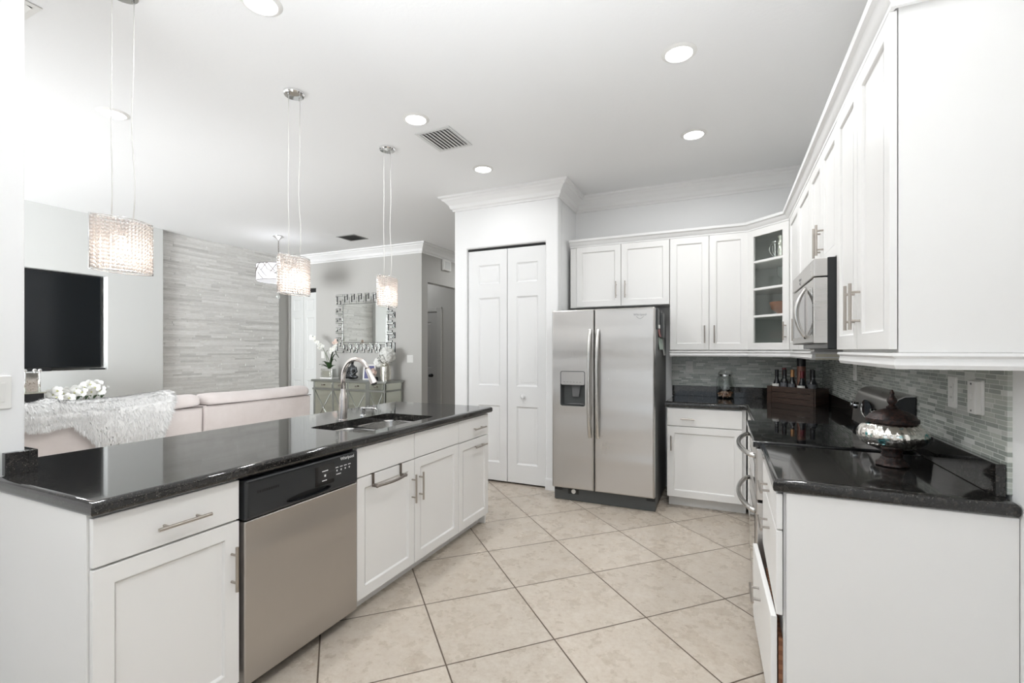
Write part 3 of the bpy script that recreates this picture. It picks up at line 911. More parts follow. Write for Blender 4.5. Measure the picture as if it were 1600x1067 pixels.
for a in (-1.452, -0.625):
    mb = MB(); mb.box(a, a + 0.072, 0.088, 0.116, 0.0105, 0.020, FF); mb.build('hinge_cover', M['black'], gr, bevel=0.003)
# doors
disp = rrect(-1.382, -1.150, 0.874, 1.190, 0.018, 4)
for a0, a1, holes in ((-1.463, -1.071, [disp]), (-1.065, -0.549, [])):
    mb = MB(); mb.plate(rrect(a0, a1, 0.124, 1.745, 0.010, 3), 0.006, 0.066, FF, holes=holes, bull=0.014, steps=4)
    dr = mb.build('door', M['steel'], fr, smooth=True)
    ha = -1.104 if holes else -1.031
    mb = MB(); pr = []
    for k in range(21):
        b = 0.600 + 0.965 * k / 20
        s = abs(k / 10 - 1)
        out = 0.066 + 0.052 * (1 - s ** 4) + 0.001
        w = 0.015
        pr.append([FF(ha - w, b, out - 0.002), FF(ha - w, b, out + 0.008), FF(ha - w * 0.4, b, out + 0.016), FF(ha + w * 0.4, b, out + 0.016), FF(ha + w, b, out + 0.008), FF(ha + w, b, out - 0.002)])
    mb.rings(pr); mb.build('handle', M['handle_steel'], dr, smooth=True, angle=50)
    if holes:
        mb = MB(); mb.plate(disp, 0.010, 0.068, FF, holes=[rrect(-1.377, -1.155, 0.879, 1.185, 0.014, 4)])
        ds = mb.build('dispenser', M['gray_plastic'], dr)
        # cavity
        mb = MB(); A = rrect(-1.3765, -1.1555, 0.8795, 1.064, 0.012, 4)
        mb.rings([[FF(a, b, 0.064) for a, b in A], [FF(-1.266 + (a + 1.266) * 0.9, 0.99 + (b - 0.99) * 0.92, 0.0075) for a, b in A]], cap0=False)
        ds2 = mb.build('recess', M['gray_plastic'], ds, smooth=True)
        mb = MB(); mb.plate(rrect(-1.376, -1.156, 1.066, 1.184, 0.012, 4), 0.012, 0.0665, FF); mb.build('control_plate', M['steel_h'], ds)
        mb = MB()
        for k in range(6): mb.box(-1.352 + k * 0.030, -1.337 + k * 0.030, 1.089, 1.092, 0.0666, 0.0670, FF)
        mb.build('control_markings', M['gray_ink'], ds)
        mb = MB(); mb.hexa([FF(-1.33, 0.889, 0.012), FF(-1.165, 0.889, 0.012), FF(-1.165, 0.889, 0.050), FF(-1.33, 0.889, 0.050), FF(-1.30, 0.895, 0.012), FF(-1.175, 0.895, 0.012), FF(-1.175, 0.895, 0.046), FF(-1.30, 0.895, 0.046)])
        mb.build('drip_tray', M['dark_gray'], ds)
        mb = MB(); mb.hexa([FF(-1.275, 0.955, 0.030), FF(-1.215, 0.955, 0.030), FF(-1.215, 0.955, 0.038), FF(-1.275, 0.955, 0.038), FF(-1.290, 1.062, 0.012), FF(-1.205, 1.062, 0.012), FF(-1.205, 1.062, 0.022), FF(-1.290, 1.062, 0.022)])
        mb.build('paddle', M['dark_gray'], ds, bevel=0.003)
    else:
        text_on('brand_lettering', 'Whirlpool', FF, -0.670, 1.675, 0.0662, 0.026, M['gray_ink'], dr)
        mb = MB(); mb.tube([FF(-0.700 + 0.06 * k / 10, 1.668 - 0.020 * math.sin(math.pi * k / 10), 0.0665) for k in range(11)], 0.0016, 6); mb.build('swoosh_emblem', M['gray_ink'], dr)
for a in (-1.44, -0.63):
    mb = MB(); mb.box(a, a + 0.07, 1.7355, 1.752, -0.06, 0.0, FF); mb.build('top_hinge', M['dark_gray'], fr, bevel=0.004)

# bits hung on the refrigerator's right side
XS = -0.551
FS = Frame((XS, 0, 0), (0, 1, 0), (1, 0, 0))
k = thing('magnetic_pouch', (XS, 4.52, 1.5), 'dark gray magnetic pouch on the side of the refrigerator', 'pouch')
mb = MB(); mb.box(4.44, 4.66, 1.49, 1.72, 0.001, 0.030, FS); mb.build('pocket', M['gray_plastic'], k, bevel=0.006)
mb = MB(); mb.box(4.455, 4.645, 1.60, 1.745, 0.004, 0.010, FS); mb.build('back_flap', M['dark_gray'], k, bevel=0.002)
k = thing('key_holder', (XS, 4.26, 1.6), 'slim gray holder near the front edge of the refrigerator side', 'holder')
mb = MB(); mb.box(4.20, 4.29, 1.56, 1.735, 0.0, 0.018, FS); mb.build('sleeve', M['gray_plastic'], k, bevel=0.004)
mb = MB(); mb.box(4.205, 4.285, 1.565, 1.60, 0.018, 0.024, FS); mb.build('lip', M['white_plastic'], k, bevel=0.002)
for nm, lb, a0, a1, b0, b1, m_ in (('paper_note', 'reddish note pinned above the green one on the refrigerator side', 4.32, 4.50, 1.50, 1.575, 'paper_red'),
                                    ('paper_note', 'gray green note pinned on the refrigerator side', 4.34, 4.62, 1.385, 1.495, 'paper_green'),
                                    ('paper_note', 'white sheet curling behind the green note on the refrigerator side', 4.625, 4.78, 1.33, 1.50, 'paper')):
    mb = MB(); rr_ = []
    for q in range(7):
        b = b1 - (b1 - b0) * q / 6; o_ = 0.001 + 0.012 * (q / 6) ** 2
        rr_.append([FS(a0, b, o_), FS(a1, b, o_), FS(a1, b, o_ + 0.001), FS(a0, b, o_ + 0.001)])
    mb.rings(rr_); tag(mb.build(nm, M[m_], smooth=True), lb, 'note', 'notes on the refrigerator side')

# ------------------------------------------------------------------ back base cabinet and worktops
FB = Frame((0, 4.357, 0), (1, 0, 0), (0, -1, 0))
c = thing('base_cabinet', (-0.17, 4.65, 0), 'white base cabinet with one drawer and one door right of the refrigerator', 'cabinet', 'white wall-side base cabinets')
carcass(c, FB, -0.477, 0.150, 0.10, ZU, 0.61)
mb = MB(); mb.box(-0.470, 0.150, 0.0, 0.10, -0.55, -0.075, FB); mb.build('toe_kick', M['cab'], c)
slab_front(c, FB, -0.475, 0.120, 0.720, 0.874, handle=('h', -0.305, 0.785, 0.115))
shaker(c, FB, -0.475, 0.120, 0.10, 0.714, handle=('v', -0.440, 0.570, 0.13))
FRT = Frame((0.182, 0, 0), (0, -1, 0), (-1, 0, 0))     # right run, fronts face -X; a = -Y
c = thing('base_cabinet', (0.48, 3.84, 0), 'white corner base cabinet between the range and the back counter', 'cabinet', 'white wall-side base cabinets')
carcass(c, FRT, -4.355, -3.338, 0.10, ZU, 0.59)
mb = MB(); mb.box(-4.355, -3.338, 0.0, 0.10, -0.55, -0.075, FRT); mb.build('toe_kick', M['cab'], c)
shaker(c, FRT, -4.330, -3.345, 0.10, 0.875, w=0.07)

mb = MB()
mb.plate([(-0.492, 4.315), (0.148, 4.315), (0.148, 3.337), (0.775, 3.337), (0.775, 4.966), (-0.492, 4.966)], ZU, ZT, XYZ, bull=0.016, bull0=0.012, steps=4)
ct = mb.build('countertop', M['granite'], smooth=True, angle=50)
tag(ct, 'black granite corner countertop behind the range under the glass-door cabinet', 'countertop')
mb = MB(); mb.box(-0.492, 0.756, 4.946, 4.9665, ZT, 1.030); mb.box(0.756, 0.7765, 3.337, 4.9665, ZT, 1.030); mb.build('splash', M['granite'], ct, bevel=0.002)
mb = MB()
mb.plate([(0.148, 1.872), (0.786, 1.872), (0.786, 2.566), (0.148, 2.566)], ZU, ZT, XYZ, bull=0.018, bull0=0.014, steps=5)
ct = mb.build('countertop', M['granite'], smooth=True, angle=50)
tag(ct, 'black granite countertop in the right foreground carrying the silver urn', 'countertop')
mb = MB(); mb.box(0.752, 0.7765, 1.930, 2.650, ZT + 0.0005, 1.030); mb.build('splash', M['granite'], ct, bevel=0.002)

c = thing('drawer_cabinet', (0.48, 2.2, 0), 'white drawer base cabinet in the right foreground with its bottom drawer ajar', 'cabinet', 'white wall-side base cabinets')
carcass(c, FRT, -2.564, -1.905, 0.10, ZU, 0.60)
mb = MB(); mb.box(-2.56, -1.92, 0.0, 0.10, -0.55, -0.075, FRT); mb.build('toe_kick', M['cab'], c)
mb = MB(); mb.box(0.190, 0.7885, 1.886, 1.904, 0.0, ZU - 0.001); tag(mb.build('end_panel', M['cab'], c, bevel=0.002), 'plain white end panel')
slab_front(c, FRT, -2.560, -1.888, 0.752, 0.876, c0=0.003, handle=('h', -2.22, 0.81, 0.17))
slab_front(c, FRT, -2.560, -1.888, 0.452, 0.746, c0=0.003, handle=('h', -2.22, 0.66, 0.17))
mb = MB()
zt0, zt1 = 0.105, 0.446
ax, bx_ = FRT(-2.560, 0, 0.045), FRT(-1.888, 0, 0.020)
n_ = Vector((-1, 0, 0)) * 0.02
mb.hexa([(bx_.x, bx_.y, zt0), (ax.x, ax.y, zt0), (ax.x - .02, ax.y, zt0), (bx_.x - .02, bx_.y, zt0), (bx_.x, bx_.y, zt1), (ax.x, ax.y, zt1), (ax.x - .02, ax.y, zt1), (bx_.x - .02, bx_.y, zt1)])
o = mb.build('drawer_front', M['cab'], c, bevel=0.003)
bar_pull(o, FRT, -2.22, 0.36, 0.17, False, 0.055)
mb = MB(); mb.box(-2.50, -1.910, 0.13, 0.36, 0.0005, 0.014, FRT)
tag(mb.build('wicker_basket', M['wicker']), 'brown woven basket edge inside the ajar bottom drawer', 'basket')

# ------------------------------------------------------------------ range
rg = thing('range', (0.46, 2.95, 0), 'stainless steel range with black glass cooktop and two oven doors', 'range')
mb = MB(); mb.box(-3.332, -2.571, 0.06, 0.905, -0.575, 0.0, FRT); mb.build('body', M['black'], rg)
mb = MB(); mb.box(-3.32, -2.58, 0.0, 0.06, -0.5, -0.05, FRT); mb.build('base', M['black'], rg)
mb = MB(); mb.plate([(0.118, 2.5715), (0.700, 2.5715), (0.700, 3.3325), (0.118, 3.3325)], 0.908, 0.938, XYZ, bull=0.006, bull0=0.004, steps=3)
ck = mb.build('cooktop', M['black_glass'], rg, smooth=True)
m_ = mat('burner_ring_print', (0.05, 0.05, 0.05), 0.2)
for x, y, r in ((0.27, 2.76, 0.105), (0.27, 3.14, 0.085), (0.54, 2.76, 0.08), (0.54, 3.14, 0.105)):
    mb = MB(); A = [(x + r * math.cos(R(t)), y + r * math.sin(R(t)), 0.9382) for t in range(0, 360, 10)]; B = [(x + (r - 0.004) * math.cos(R(t)), y + (r - 0.004) * math.sin(R(t)), 0.9382) for t in range(0, 360, 10)]
    mb.rings([A, B], False, False); mb.build('burner_mark', m_, ck)
for b0, b1, hz in ((0.652, 0.902, 0.858), (0.155, 0.640, 0.588)):
    mb = MB(); mb.plate(rrect(-3.331, -2.572, b0, b1, 0.006, 2), 0.002, 0.050, FRT, bull=0.008, steps=3); od = mb.build('oven_door', M['steel_h'], rg, smooth=True)
    mb = MB(); mb.plate(rrect(-3.22, -2.68, b0 + 0.05, hz - 0.055, 0.01, 3), 0.0505, 0.052, FRT); mb.build('oven_window', M['black_glass'], od)
    mb = MB(); pts = []
    for k in range(25):
        s = k / 24; pts.append(FRT(-3.29 + 0.68 * s, hz, 0.052 + 0.068 * math.sin(math.pi * s) ** 0.62))
    mb.tube(pts, 0.0125, 12); mb.build('handle', M['handle_steel'], od, smooth='all')
mb = MB(); mb.plate(rrect(-3.331, -2.572, 0.062, 0.146, 0.006, 2), 0.002, 0.045, FRT, bull=0.006, steps=2); mb.build('storage_drawer', M['steel_h'], rg, smooth=True)
# backguard with curved hood
prof = [(0.775, 0.939), (0.690, 0.939), (0.672, 0.960), (0.680, 1.05), (0.694, 1.125), (0.712, 1.152), (0.735, 1.165), (0.775, 1.168)]
mb = MB(); mb.rings([[(x, 2.672, z) for x, z in prof], [(x, 3.325, z) for x, z in prof]])
bg = mb.build('backguard', M['black'], rg, bevel=0.002)
sk_ = [(0.6705, 0.975), (0.6785, 1.05), (0.6925, 1.125), (0.711, 1.1535), (0.735, 1.1668), (0.775, 1.1698), (0.775, 1.1728), (0.733, 1.1698), (0.709, 1.1565), (0.6895, 1.127), (0.6755, 1.05), (0.6675, 0.975)]
mb = MB(); mb.rings([[(x, 2.668, z) for x, z in sk_], [(x, 3.329, z) for x, z in sk_]]); tag(mb.build('control_fascia', M['steel_h'], bg, smooth=True, angle=50), 'curved steel control fascia')
FG = Frame((0.6755, 0, 1.05), (0, -1, 0), (-1, 0, 0.13))
for a in (-3.27, -3.215, -2.86, -2.80):
    mb = MB(); mb.lathe([(0.021, 0), (0.021, 0.012), (0.017, 0.026), (0.006, 0.027)], (0, 0, 0), 20)
    bmesh.ops.transform(mb.bm, matrix=Matrix.Translation(FG(a, 0.02, 0.001)) @ Matrix.Rotation(R(-82), 4, 'Y'), verts=mb.bm.verts)
    mb.build('knob', M['chrome'], bg, smooth=True)
mb = MB(); mb.plate([(-3.03 + 0.10 * math.cos(R(t)), 0.020 + 0.048 * math.sin(R(t))) for t in range(0, 360, 12)], 0.001, 0.006, FG); dl = mb.build('clock_display', M['black_glass'], bg)
mb = MB(); mb.tube([FG(-3.03 + 0.10 * math.cos(R(t)), 0.020 + 0.048 * math.sin(R(t)), 0.005) for t in range(180, 361, 12)], 0.004, 8); mb.build('display_bezel', M['chrome'], dl, smooth='all')

# ------------------------------------------------------------------ wall cabinets
UT, UB = 2.425, 1.382        # top and bottom of the doors
g = 'white wall cabinets'
YF = 4.672                   # carcass face on the back wall
FU = Frame((0, YF, 0), (1, 0, 0), (0, -1, 0))
c = thing('wall_cabinet', (-0.97, 4.82, 1.81), 'short white two-door wall cabinet above the refrigerator', 'cabinet', g)
carcass(c, FU, -1.462, -0.489, 1.812, 2.44, 0.300)
mb = MB(); mb.box(-1.462, -1.398, 1.812, UT, 0.0, 0.010, FU); mb.build('filler_strip', M['cab'], c, bevel=0.001)
shaker(c, FU, -1.394, -0.946, 1.816, UT, handle=('v', -0.988, 1.974, 0.165))
shaker(c, FU, -0.941, -0.491, 1.816, UT, handle=('v', -0.900, 1.974, 0.165))
c = thing('wall_cabinet', (-0.14, 4.82, 1.38), 'tall white two-door wall cabinet right of the refrigerator', 'cabinet', g)
carcass(c, FU, -0.486, 0.176, UB - 0.01, 2.44, 0.300)
shaker(c, FU, -0.484, -0.146, UB, UT, handle=('v', -0.181, 1.525, 0.16))
shaker(c, FU, -0.141, 0.174, UB, UT, handle=('v', -0.100, 1.525, 0.16))

# corner cabinet with a glass door
XU = 0.482                   # carcass face on the right wall
P0, P1 = Vector((0.180, YF, 0)), Vector((XU, 4.372, 0))
u = (P1 - P0).normalized(); nn = Vector((u.y, -u.x, 0)); W = (P1 - P0).length
FC = Frame(P0, u, nn)
c = thing('wall_cabinet', (0.45, 4.6, 1.38), 'white diagonal corner wall cabinet with a glass door', 'cabinet', g)
mb = MB()
def corner_slab(z0, z1, i=0.0):
    pts = [(0.180, YB - 0.0005 - i), (0.180, YF), (XU, 4.372), (XW - 0.001 - i, 4.372), (XW - 0.001 - i, YB - 0.0005 - i)]
    mb.plate(pts, z0, z1)
corner_slab(UB - 0.01, UB + 0.008); corner_slab(2.422, 2.44)
mb.box(0.180, 0.190, YF, YB - 0.001, UB + 0.008, 2.422); mb.box(XU, XW - 0.001, 4.372, 4.382, UB + 0.008, 2.422)
mb.box(0.190, XW - 0.001, YB - 0.008, YB - 0.0005, UB + 0.008, 2.422); mb.box(XW - 0.008, XW - 0.001, 4.382, YB - 0.008, UB + 0.008, 2.422)
mb.build('body', M['cab_in'], c)
SHZ = (1.672, 1.908, 2.145)
for z in SHZ:
    mb = MB(); mb.plate([(0.192, YB - 0.01), (0.192, YF + 0.012), (XU + 0.006, 4.386), (XW - 0.010, 4.386), (XW - 0.010, YB - 0.01)], z - 0.009, z + 0.009); mb.build('shelf', M['cab'], c)
mb = MB(); a0, a1 = 0.010, W - 0.012; w = 0.060
mb.plate([(a0, UB), (a1, UB), (a1, UT), (a0, UT)], 0.002, 0.022, FC, holes=[[(a0 + w, UB + w), (a1 - w, UB + w), (a1 - w, UT - w), (a0 + w, UT - w)]])
dr = mb.build('door', M['cab'], c, bevel=0.002)
mb = MB(); mb.box(a0 + w - 0.004, a1 - w + 0.004, UB + w - 0.004, UT - w + 0.004, 0.008, 0.011, FC); tag(mb.build('glass_pane', M['pane'], dr), 'clear glass pane')
for z in SHZ:
    mb = MB(); mb.box(a0 + w, a1 - w, z - 0.010, z + 0.010, 0.004, 0.019, FC); mb.build('glazing_bar', M['cab'], dr, bevel=0.002)
bar_pull(dr, FC, a1 - 0.028, 1.535, 0.15, True, 0.022)
# things on its shelves
mb = MB(); bc = FC(0.25, 0, -0.13)
mb.lathe([(0.035, 0), (0.045, 0.006), (0.10, 0.05), (0.115, 0.105), (0.112, 0.108), (0.095, 0.055), (0.04, 0.014), (0.004, 0.010)], (bc.x, bc.y, 1.6815), 28)
bo = mb.build('wooden_bowl', M['bowl_wood'], smooth=True, angle=60); tag(bo, 'round brown wooden bowl behind the glass door of the corner cabinet', 'bowl')
bc = FC(0.185, 0, -0.10)
cs = thing('candle_holder', (bc.x, bc.y, 2.1545), 'ornate silver scroll candle holder on the top shelf of the corner cabinet', 'candle holder')
mb = MB(); mb.lathe([(0.045, 0), (0.045, 0.006), (0.012, 0.02), (0.008, 0.10), (0.012, 0.14), (0.030, 0.15), (0.030, 0.155)], (bc.x, bc.y, 2.1545), 20); mb.build('stem', M['chrome'], cs, smooth=True)
for s in range(5):
    a = s * 1.256 + 0.4; mb = MB()
    mb.tube([(bc.x + math.cos(a) * (0.012 + 0.034 * math.sin(t * 0.55)), bc.y + math.sin(a) * (0.012 + 0.034 * math.sin(t * 0.55)), 2.185 + 0.022 * t) for t in range(6)], 0.0035, 6); mb.build('scroll', M['chrome'], cs, smooth='all')
bc2 = FC(0.265, 0, -0.075)
mb = MB(); mb.lathe([(0.028, 0), (0.030, 0.005), (0.030, 0.12), (0.022, 0.15), (0.030, 0.185), (0.027, 0.186)], (bc2.x, bc2.y, 2.1545), 20)
tag(mb.build('pale_vase', M['mercury'], smooth=True), 'slim silvery vase at the right of the top shelf in the corner cabinet', 'vase')
bc3 = FC(0.245, 0, -0.10)
mb = MB(); mb.lathe([(0.034, 0), (0.034, 0.004), (0.005, 0.008), (0.005, 0.07), (0.03, 0.09), (0.036, 0.13), (0.031, 0.17)], (bc3.x, bc3.y, 1.9175), 20, cap1=False)
tag(mb.build('wine_glass', M['glass'], smooth=True, solid=0.0015), 'stemmed wine glass on the second shelf of the corner cabinet', 'glass')

# right wall cabinets, fronts face -X
FW = Frame((XU, 0, 0), (0, -1, 0), (-1, 0, 0))
c = thing('wall_cabinet', (0.62, 3.85, 1.38), 'white two-door wall cabinet between the microwave and the corner', 'cabinet', g)
carcass(c, FW, -4.370, -3.338, UB - 0.01, 2.44, XW - XU - 0.001)
shaker(c, FW, -4.350, -3.846, UB, UT, handle=('v', -3.886, 1.525, 0.16))
shaker(c, FW, -3.840, -3.340, UB, UT, handle=('v', -3.800, 1.525, 0.16))
c = thing('wall_cabinet', (0.62, 2.95, 1.83), 'short white two-door wall cabinet above the microwave', 'cabinet', g)
carcass(c, FW, -3.336, -2.572, 1.812, 2.44, XW - XU - 0.001)
shaker(c, FW, -3.334, -2.957, 1.816, UT, handle=('v', -2.990, 1.955, 0.16))
shaker(c, FW, -2.951, -2.574, 1.816, UT, handle=('v', -2.905, 1.955, 0.16))
c = thing('wall_cabinet', (0.62, 2.18, 1.38), 'tall white two-door wall cabinet in the right foreground', 'cabinet', g)
carcass(c, FW, -2.570, -1.826, UB - 0.01, 2.44, XW - XU - 0.001)
mb = MB(); mb.box(XU - 0.001, XW - 0.001, 1.808, 1.8255, UB - 0.01, 2.44); tag(mb.build('end_panel', M['cab'], c, bevel=0.002), 'plain white end panel')
shaker(c, FW, -2.568, -2.200, UB, UT, c0=0.004, handle=('v', -2.238, 1.545, 0.175))
shaker(c, FW, -2.194, -1.806, UB, UT, c0=0.004, handle=('v', -2.155, 1.545, 0.175))

# crown and light rail running along the cabinets
CC = [(0.0, 2.4415), (0.012, 2.4255), (0.024, 2.4265), (0.026, 2.438), (0.040, 2.450), (0.052, 2.470), (0.066, 2.478), (0.070, 2.498), (0.0, 2.498)]
mb = MB()
mb.sweep([(-1.462, YF), (0.180, YF), (XU, 4.372), (XU, 1.808), (XW, 1.808)], CC)
o = mb.build('trim_3', M['trim'], smooth=True, angle=22); struct(o, 'white crown moulding on top of the wall cabinets', 'moulding')
LR = [(-0.012, UB - 0.0105), (0.020, UB - 0.0105), (0.022, UB - 0.020), (0.012, UB - 0.028), (0.016, UB - 0.048), (0.010, UB - 0.060), (-0.012, UB - 0.060)]
mb = MB(); mb.sweep([(-0.486, YF), (0.180, YF), (XU, 4.372), (XU, 3.338), (XW - 0.014, 3.338)], LR)
o = mb.build('trim_4', M['trim'], smooth=True, angle=22); struct(o, 'white light rail under the back and corner wall cabinets', 'moulding')
mb = MB(); mb.sweep([(XU, 2.570), (XU, 1.808), (XW - 0.002, 1.808)], LR)
o = mb.build('trim_5', M['trim'], smooth=True, angle=22); struct(o, 'white light rail under the foreground wall cabinet', 'moulding')
mb = MB(); mb.box(XU + 0.005, XW - 0.014, 3.323, 3.337, UB - 0.060, UB - 0.011); o = mb.build('trim_6', M['cream'], bevel=0.001); struct(o, 'cream coloured end of the light rail below the microwave', 'moulding')

# ------------------------------------------------------------------ microwave
XM = 0.367
FM = Frame((0.425, 0, 0), (0, -1, 0), (-1, 0, 0))
mw = thing('microwave', (0.6, 2.95, 1.385), 'stainless steel over-the-range microwave with bowed handle', 'microwave')
mb = MB(); mb.box(-3.332, -2.576, 1.386, 1.8095, -0.364, 0.0, FM); mb.build('body', M['black'], mw, bevel=0.003)
mb = MB(); mb.plate(rrect(-3.331, -2.577, 1.724, 1.806, 0.003, 2), 0.001, 0.056, FM, bull=0.006, steps=3); vp = mb.build('vent_panel', M['steel_h'], mw, smooth=True)
mb = MB(); mb.tube([FM(-3.03 + 0.05 * k / 8, 1.752 - 0.016 * math.sin(math.pi * k / 8), 0.0565) for k in range(9)], 0.0014, 6); mb.build('swoosh_emblem', M['gray_ink'], vp)
text_on('brand_lettering', 'Whirlpool', FM, -3.005, 1.758, 0.0562, 0.020, M['gray_ink'], vp)
mb = MB(); mb.plate(rrect(-3.331, -2.577, 1.412, 1.718, 0.003, 2), 0.001, 0.056, FM, bull=0.006, steps=3); dd = mb.build('door', M['steel_h'], mw, smooth=True)
mb = MB(); mb.plate(rrect(-3.29, -2.83, 1.450, 1.675, 0.012, 3), 0.0562, 0.0575, FM); mb.build('window', M['black_glass'], dd)
mb = MB(); mb.plate(rrect(-2.74, -2.60, 1.45, 1.675, 0.004, 2), 0.0562, 0.0572, FM); mb.build('keypad', M['black_glass'], dd)
mb = MB(); pts = []
for k in range(21):
    s = k / 20; pts.append(FM(-2.79, 1.440 + 0.255 * s, 0.056 + 0.045 * math.sin(math.pi * s) ** 0.8))
mb.tube(pts, [0.008 + 0.003 * math.sin(math.pi * k / 20) for k in range(21)], 12); mb.build('handle', M['handle_steel'], dd, smooth='all')

# ------------------------------------------------------------------ worktop things
# urn
ux, uy = 0.588, 2.285
ur = thing('urn', (ux, uy, ZT), 'silver ribbed glass urn with dark carved bronze lid and foot on the right countertop', 'urn')
wob = lambda a, z: 1 + 0.035 * (abs(math.sin(a * 13 + (z - 1.05) * 26)) - 0.5)
mb = MB(); pr = []
for k in range(19):
    t_ = -math.pi / 2 * 0.80 + (math.pi / 2 * 0.80 + math.pi / 2 * 0.72) * k / 18
    pr.append((0.112 * math.cos(t_) ** 0.75, 1.052 + 0.058 * math.sin(t_)))
mb.lathe(pr, (ux, uy, 0), 120, wob); mb.build('bowl', M['urn_glass'], ur, smooth='all')
mb = MB(); mb.lathe([(0.048, 0), (0.053, 0.004), (0.051, 0.012), (0.040, 0.020), (0.037, 0.030), (0.032, 0.036), (0.035, 0.044), (0.031, 0.052), (0.036, 0.066), (0.042, 0.072)], (ux, uy, ZT), 36, lambda a, z: 1 + (0.05 * math.sin(a * 8) if z < 0.015 else 0.015 * math.sin(a * 16)))
mb.build('foot', M['urn_metal'], ur, smooth=True, angle=50)
mb = MB(); mb.lathe([(0.080, 1.098), (0.084, 1.102), (0.084, 1.114), (0.077, 1.118), (0.073, 1.127), (0.050, 1.141), (0.025, 1.150), (0.012, 1.153)], (ux, uy, 0), 48, lambda a, z: 1 + 0.012 * math.sin(a * 24))
ld = mb.build('lid', M['urn_metal'], ur, smooth=True, angle=50)
mb = MB(); mb.lathe([(0.017, 1.150), (0.019, 1.158), (0.009, 1.166), (0.015, 1.176), (0.017, 1.184), (0.012, 1.196), (0.006, 1.206), (0.008, 1.212), (0.002, 1.226)], (ux, uy, 0), 24); mb.build('finial', M['urn_metal'], ld, smooth=True, angle=50)

# glass jar with tan filling
jx, jy = -0.010, 4.845
jr = thing('glass_jar', (jx, jy, ZT), 'large clear glass jar with metal-banded lid and tan filling on the back countertop', 'jar')
mb = MB(); mb.lathe([(0.066, 0.0), (0.074, 0.006), (0.076, 0.03), (0.076, 0.165), (0.066, 0.195), (0.056, 0.207), (0.056, 0.225), (0.0535, 0.225), (0.0535, 0.206), (0.063, 0.193), (0.0725, 0.163), (0.0725, 0.03), (0.068, 0.010), (0.002, 0.008)], (jx, jy, ZT), 40); mb.build('vessel', M['glass'], jr, smooth=True, angle=60)
mb = MB(); mb.lathe([(0.060, 0.226), (0.061, 0.229), (0.061, 0.240), (0.052, 0.246), (0.045, 0.262), (0.010, 0.266)], (jx, jy, ZT), 36); lid = mb.build('lid', M['glass'], jr, smooth=True, angle=60)
mb = MB(); mb.lathe([(0.0585, 0.208), (0.0605, 0.208), (0.0605, 0.224), (0.0585, 0.224)], (jx, jy, ZT), 36, cap0=False, cap1=False); mb.tube([(jx, jy - 0.060, ZT + 0.215), (jx, jy - 0.068, ZT + 0.235), (jx, jy - 0.060, ZT + 0.256)], 0.003, 8); mb.build('wire_clasp', M['chrome'], jr, smooth=True)
mb = MB()
for k in range(70):
    a, q = random.uniform(0, 6.28), 0.056 * math.sqrt(random.random())
    mb.ball((jx + q * math.cos(a), jy + q * math.sin(a), ZT + 0.020 + random.uniform(0, 0.038)), random.uniform(0.009, 0.013), 1, (1.3, 0.8, 0.7), Matrix.Rotation(random.uniform(0, 3), 3, random.choice('XYZ')))
tag(mb.build('filling', M['potpourri'], jr), kind='stuff')
mb = MB(); mb.plate(rrect(-0.034, 0.034, 0.085, 0.155, 0.012, 3), 0.0, 0.0012, lambda a, b, c_: Vector((jx + a, jy - math.sqrt(0.0772 ** 2 - a * a) - c_, ZT + b))); mb.build('pressed_label', M['glass'], jr)

# wooden crate of bottles, set across the corner
q0 = Vector((0.322, 4.655, ZT)); q1 = Vector((0.640, 4.366, ZT)); cu_ = (q1 - q0).normalized(); cn = Vector((cu_.y, -cu_.x, 0))
FK = Frame(q0, cu_, cn); CW, CD, CH = (q1 - q0).length, 0.160, 0.142
cr = thing('crate', FK(CW / 2, 0, -CD / 2), 'dark brown wooden crate holding bottles in the countertop corner', 'crate')
for z0_, z1_ in ((0.0005, 0.045), (0.048, 0.094), (0.097, CH)):
    mb = MB(); mb.box(0.012, CW - 0.012, z0_, z1_, -0.014, -0.002, FK); mb.build('front_board', M['wood'], cr, bevel=0.0015)
mb = MB(); mb.box(0.012, CW - 0.012, 0.0005, CH, -CD, -CD + 0.012, FK); mb.build('back_board', M['wood'], cr, bevel=0.001)
for a in (0.0, CW - 0.014):
    mb = MB(); mb.box(a, a + 0.014, 0.0005, CH, -CD, 0.0, FK); mb.build('end_board', M['wood'], cr, bevel=0.001)
for a in (0.014, CW - 0.044):
    mb = MB(); mb.box(a, a + 0.030, 0.0005, CH, -0.002, 0.004, FK); mb.build('corner_batten', M['wood'], cr, bevel=0.001)
mb = MB(); mb.box(0.014, CW - 0.014, 0.0005, 0.010, -CD + 0.012, -0.014, FK); mb.build('bottom_board', M['wood'], cr)


